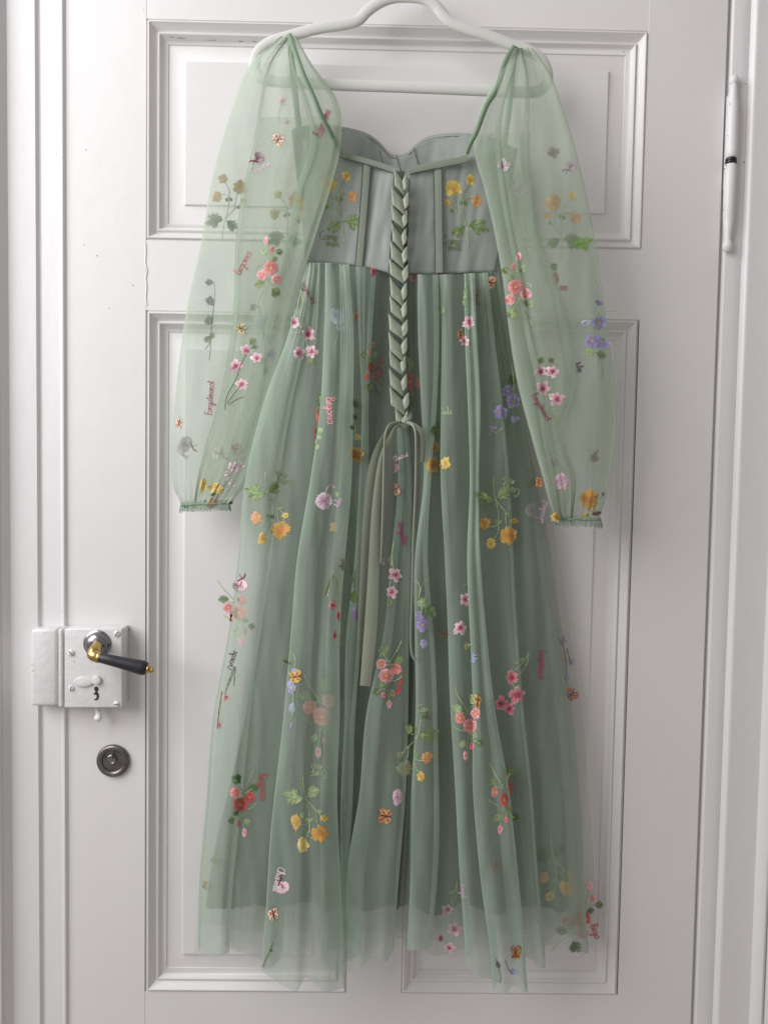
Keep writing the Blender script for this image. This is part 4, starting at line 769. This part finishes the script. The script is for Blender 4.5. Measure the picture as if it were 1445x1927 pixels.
# centre strip (C lobe)
sitting(L, 741, 880, 10, 100, words=[('Chestnut', 742, 868, 4.6, -20, PALE)], cols=(LIL, PNK, CRIM))
butterfly(L, 739, 922, 14, -20, (YEL, PNK, MAR))
sprig('left', 'f', 'embroidered_word', 'crimson word running down the centre strip', [[(752, 984), (750, 990)]], (), (), (), [('Forgetme', 748, 984, 7, 78, (150, 40, 90), {'w': 1.5})], scol=CRIM)
blossoms(L, [(730, 1058, 8), (744, 1082, 12), (738, 1114, 10)], [[(741, 1018), (737, 1040), (731, 1056)], [(741, 1022), (738, 1050), (742, 1075)], [(736, 1088), (734, 1102), (736, 1112)]], [(732, 1126, 14, 5, 80, GRN)])
begonia(L, 727, 1272, .95, 180, -1, kinds=('pnk', 'pnk', 'cor'))
sprig('left', 'f', 'embroidered_word', 'red word on the centre strip', [[(748, 1308), (752, 1300)]], (), (), (), [('Begonia', 747, 1310, 6.5, -68, (190, 60, 70), {'w': 1.4})], scol=CORAL)
butterfly(L, 726, 1536, 16, 190, (OCH, (200, 130, 110), MAR))
sprig('left', 'f', 'embroidered_tulip', 'pinkish bloom cut by the slit', [[(742, 1488), (750, 1484)]], [(748, 1500, 15, 'tul', {'sx': .6})], ())
# right skirt
sprig(R_, 'f', 'embroidered_begonia_sprig', 'red begonia beside the lacing', [[(766, 672), (770, 690), (768, 700)], [(775, 680), (771, 696)]], [(771, 718, 17, 'red', {'sx': .45}), (786, 722, 12, 'cor', {'sx': .3})], [(766, 672, 22, 4, 60, GRN2), (770, 742, 20, 6, 80, OLV), (772, 756, 12, 5, 60, OLV)])
blossoms('right', [(779, 523, 7)], kind='blr')
sprig(R_, 'f', 'embroidered_leaf', 'green leaf on the fold', [[(826, 575), (828, 590)]], (), [(824, 578, 14, 7, 35, GRN2)], ())
blossoms(R_, [(882, 607, 12, {'sx': .8}), (874, 642, 8)], [[(876, 535), (872, 560), (876, 585)]], [(870, 575, 26, 3, -72, GRN2)], [('Forget', 892, 545, 6.5, 88, (150, 60, 80))])
butterfly(R_, 866, 628, 11, 80, (OCH, ORG, BRN), sx=.5)
sprig(R_, 'f', 'embroidered_camomile_sprig', 'yellow camomile in the fold', [[(820, 790), (818, 820), (816, 850)]], [(819, 842, 11, 'och', {'sx': .8}), (815, 876, 15, 'och', {'sx': .8}), (838, 872, 14, 'yel', {'sx': .6})], [(816, 800, 20, 8, 80, OLV)])
sprig(R_, 'f', 'embroidered_word', 'light green word on the fold', [[(830, 765), (834, 770)]], (), (), (), [('mile', 832, 782, 7, -10, GRN2)], GRN2)
butterfly('sr', 921, 531, 13, 10, (YEL, PNK, MAR))
sprig('right', 'f', 'embroidered_forget_me_not', 'violet forget-me-not sprig with curling stem', [[(962, 686), (966, 715), (966, 735), (968, 755), (955, 770), (950, 785), (950, 792), (944, 806), (934, 814), (926, 810)]], [(954, 736, 12, 'vio'), (965, 755, 13, 'vio'), (941, 776, 13, 'vio'), (968, 789, 8, 'blu'), (928, 805, 7, 'vio', {'sy': .6})], [(962, 705, 18, 7, 80, OLV)])
camomile(R_, 932, 938, 1.0, 180, 1, kinds=('och', 'yel', 'och', 'yel'), words=[('Camo', 978, 922, 8, 200, GRN2), ('mile', 968, 904, 8, 206, GRN2)], label='camomile sprig hanging on the right skirt')
butterfly('sr', 1014, 906, 11, 100, (OCH, ORG, RED), 'b', sx=.7); butterfly('middle', 1000, 908, 10, 60, (OCH, OLV, OLV))
sprig(R_, 'f', 'embroidered_word', 'pale word near the right sleeve cuff', [[(1022, 975), (1020, 985)]], (), (), (), [('Chestnut', 1018, 985, 7, -72, LIL, {'w': 1.4})], LIL)
sprig('middle', 'f', 'embroidered_tulip', 'faint pink bloom', [[(1000, 955), (1004, 965)]], [(1001, 960, 13, 'tul')], ())
sprig(R_, 'f', 'embroidered_forget_me_not', 'violet and blue forget-me-not sprig right of the slit', [[(783, 1092), (790, 1105), (788, 1125)], [(801, 1088), (793, 1105), (790, 1118)], [(793, 1140), (793, 1158), (794, 1170)]], [(796, 1176, 15, 'vio', {'sx': .8}), (787, 1158, 9, 'vio', {'sx': .6}), (798, 1212, 8, 'blu')], [(784, 1132, 22, 10, 12, GRN2), (798, 1142, 24, 9, 38, GRN)])
butterfly(R_, 837, 1193, 9, 60, (OCH, BRN, BRN), sx=.7)
blossoms(R_, [(866, 1181, 12), (875, 1128, 10, {'sx': .8})], [[(872, 1186), (880, 1188), (882, 1200)], [(872, 1102), (880, 1098)]], [(876, 1206, 16, 5, 70, GRN2), (880, 1210, 12, 4, 110, PYL)])
sprig(R_, 'f', 'embroidered_word', 'lilac word running down the fold edge', [[(890, 1228), (890, 1236)]], (), (), (), [('tulip', 888, 1232, 5, 86, BLU, {'w': 1.5})], BLU)
butterfly(R_, 898, 1322, 16, -80, (OCH, YEL, MAR), sx=.5)
begonia(R_, 884, 1366, 1.0, 182, 1, kinds=('pnk', 'pnk', 'cor'), g=GRN2, sx=.9)
camomile(R_, 787, 1382, .92, 182, -1, kinds=('pyl', 'yel', 'org', 'yel'), words=[('Camo', 786, 1338, 7, 6, GRN2), ('mile', 790, 1352, 7, 4, OLV)], g=GRN, label='pale yellow camomile beside the slit')
blossoms(R_, [(963, 1275, 12), (974, 1308, 14), (942, 1325, 12), (958, 1333, 10)], [[(994, 1228), (985, 1245), (968, 1262)], [(995, 1230), (990, 1250), (976, 1272)], [(964, 1286), (970, 1300)], [(976, 1290), (978, 1302)]], [(966, 1250, 24, 2.5, -28, GRN2)], [('Forgetmenot', 1016, 1224, 6.2, 94, (175, 50, 95), {'w': 1.5})], kind='blr')
butterfly('back', 1073, 1308, 14, -40, (OCH, RED, (70, 80, 160)))
sprig('back', 'f', 'embroidered_forget_me_not', 'dim blue sprig on the back layer', [[(1058, 1208), (1064, 1240), (1066, 1270)], [(1066, 1220), (1074, 1250)]], [(1056, 1204, 9, 'gry'), (1074, 1246, 7, 'gry'), (1066, 1276, 9, 'gry')], (), scol=(90, 90, 100))
sprig('back', 'f', 'embroidered_forget_me_not', 'dim blue blooms low on the back layer', [[(1040, 1420), (1046, 1450), (1052, 1490)]], [(1050, 1460, 9, 'gry'), (1066, 1491, 5, 'gry'), (1042, 1425, 6, 'gry')], (), scol=(90, 100, 90))
begonia(R_, 949, 1505, 1.0, 182, 1, kinds=('red', 'red', 'cor'), sx=.55, label='red begonia folded on the pleat')
butterfly('middle', 932, 1630, 13, 60, (BRN, (150, 110, 100), BRN))
camomile('middle', 1040, 1610, .9, 178, 1, kinds=('och', 'yel', 'org', 'yel'), g=(70, 90, 40), label='camomile sprig dim on the back layer')
begonia('back', 1095, 1728, 1.1, 20, -1, kinds=('red', 'cor', 'red'), label='red begonia at the right hem', g=(90, 110, 80))
sprig('back', 'f', 'embroidered_word', 'red word at the right hem', [[(1110, 1735), (1116, 1745)]], (), (), (), [('Bego', 1110, 1742, 8, 70, RED, {'w': 2.2})], RED)
blossoms(R_, [(842, 1712, 10), (855, 1748, 12), (845, 1784, 9)], [[(859, 1656), (856, 1680), (848, 1698)], [(860, 1660), (858, 1690), (850, 1702)], [(848, 1722), (852, 1738)], [(837, 1795), (846, 1784), (832, 1768)]], [(838, 1684, 20, 2.5, -25, GRN2)], [('Forget', 866, 1664, 6, 86, LIL, {'w': 1.2})], buds=[(829, 1766, 6, CRIM)])
butterfly(R_, 970, 1794, 16, -90, (OCH, BRN, BRN), sx=.7)
sprig(R_, 'f', 'embroidered_bud', 'dark buds on the lower right hem', [[(932, 1804), (938, 1822), (942, 1838), (940, 1850)], [(950, 1806), (958, 1826), (964, 1832)]], [(966, 1828, 9, 'gry')], [(934, 1808, 14, 4, 70, (80, 80, 90))], (), (), (110, 100, 100), 1.8)
# right sleeve
begonia('sr', 970, 540, 1.0, 0, 1, kinds=('cor', 'pnk', 'pnk'))
butterfly('sr', 948, 312, 13, -50, (LIL, (200, 195, 170), GRY), 'f'); sprig('sr', 'b', 'embroidered_tulip', 'grey lilac tulip under the sleeve', [[(958, 330), (968, 345)]], [(977, 356, 12, 'lil')], (), (), [('tulip', 946, 360, 7, 30, LIL)], GRY)
butterfly('sr', 1040, 288, 12, -60, (LIL, (170, 120, 110), BRN), 'b'); sitting('sr', 1074, 313, 11, -40, 'b', (), (LIL, LIL, MAR))
camomile('sr', 1056, 450, .95, 8, 1, 'b', kinds=('och', 'yel', 'org', 'och'), g=(120, 150, 70))
sprig('sr', 'f', 'embroidered_leaf', 'bright green leaf on the right sleeve', [[(1072, 462), (1090, 455)]], (), [(1074, 464, 40, 9, -18, (140, 185, 100)), (1092, 462, 16, 5, 30, (140, 185, 100))])
sprig('sr', 'b', 'embroidered_begonia_sprig', 'dark red begonia sliver inside the sleeve', [[(1040, 500), (1046, 520)]], [(1044, 524, 12, 'red', {'sx': .6}), (1060, 542, 8, 'red', {'sy': .6})], [(1038, 495, 14, 6, 60, OLV)])
sprig('sr', 'f', 'embroidered_forget_me_not', 'blue and violet forget-me-not sprig on the right sleeve', [[(1120, 572), (1128, 590), (1120, 612), (1112, 640)], [(1130, 668), (1134, 690), (1132, 718)], [(1126, 668), (1124, 690)]], [(1128, 607, 13, 'blu'), (1114, 641, 14, 'vio'), (1133, 645, 13, 'blu'), (1102, 607, 9, 'gry', {'sy': .7}), (1126, 570, 8, 'vio', {'sy': .7})], [(1098, 660, 20, 7, 10, GRN2), (1122, 664, 18, 7, 20, GRN)], (), [('tulip', 1082, 684, 6, 68, (80, 40, 80), {'w': 1.4})])
blossoms('sr', [(1018, 699, 10), (1039, 699, 11), (1022, 731, 12), (1048, 750, 12)], [[(1028, 742), (1038, 748)], [(1040, 760), (1042, 780), (1046, 800)], [(1050, 762), (1048, 785), (1046, 800)], [(1028, 708), (1030, 720)]], [(1014, 684, 12, 5, -60, OLV), (1032, 682, 10, 5, -40, OLV)], [('Forgetmenot', 1000, 744, 6.6, 60, (150, 50, 80), {'w': 1.5})])
sprig('sr', 'f', 'embroidered_tulip', 'pale tulip with its word low on the right sleeve', [[(1060, 880), (1058, 890)]], [(1056, 905, 14, 'tul')], (), (), [('tulip', 1046, 920, 6.5, -2, PALE)], LIL)
sitting('sr', 1118, 862, 9, 100, 'b', (), ((165, 140, 145), LIL, BRN)); butterfly('sr', 1040, 870, 11, 80, (LIL, (180, 140, 130), BRN), 'b')
sprig('sr', 'f', 'embroidered_camomile_sprig', 'ochre camomile at the right cuff', [[(1118, 955), (1126, 945), (1134, 928)], [(1112, 952), (1114, 962), (1104, 972)]], [(1109, 941, 18, 'och'), (1102, 970, 8, 'yel', {'sy': .6}), (1046, 973, 10, 'yel')], [(1132, 934, 8, 3, -60, OLV), (1112, 968, 18, 4, -10, BRN)])
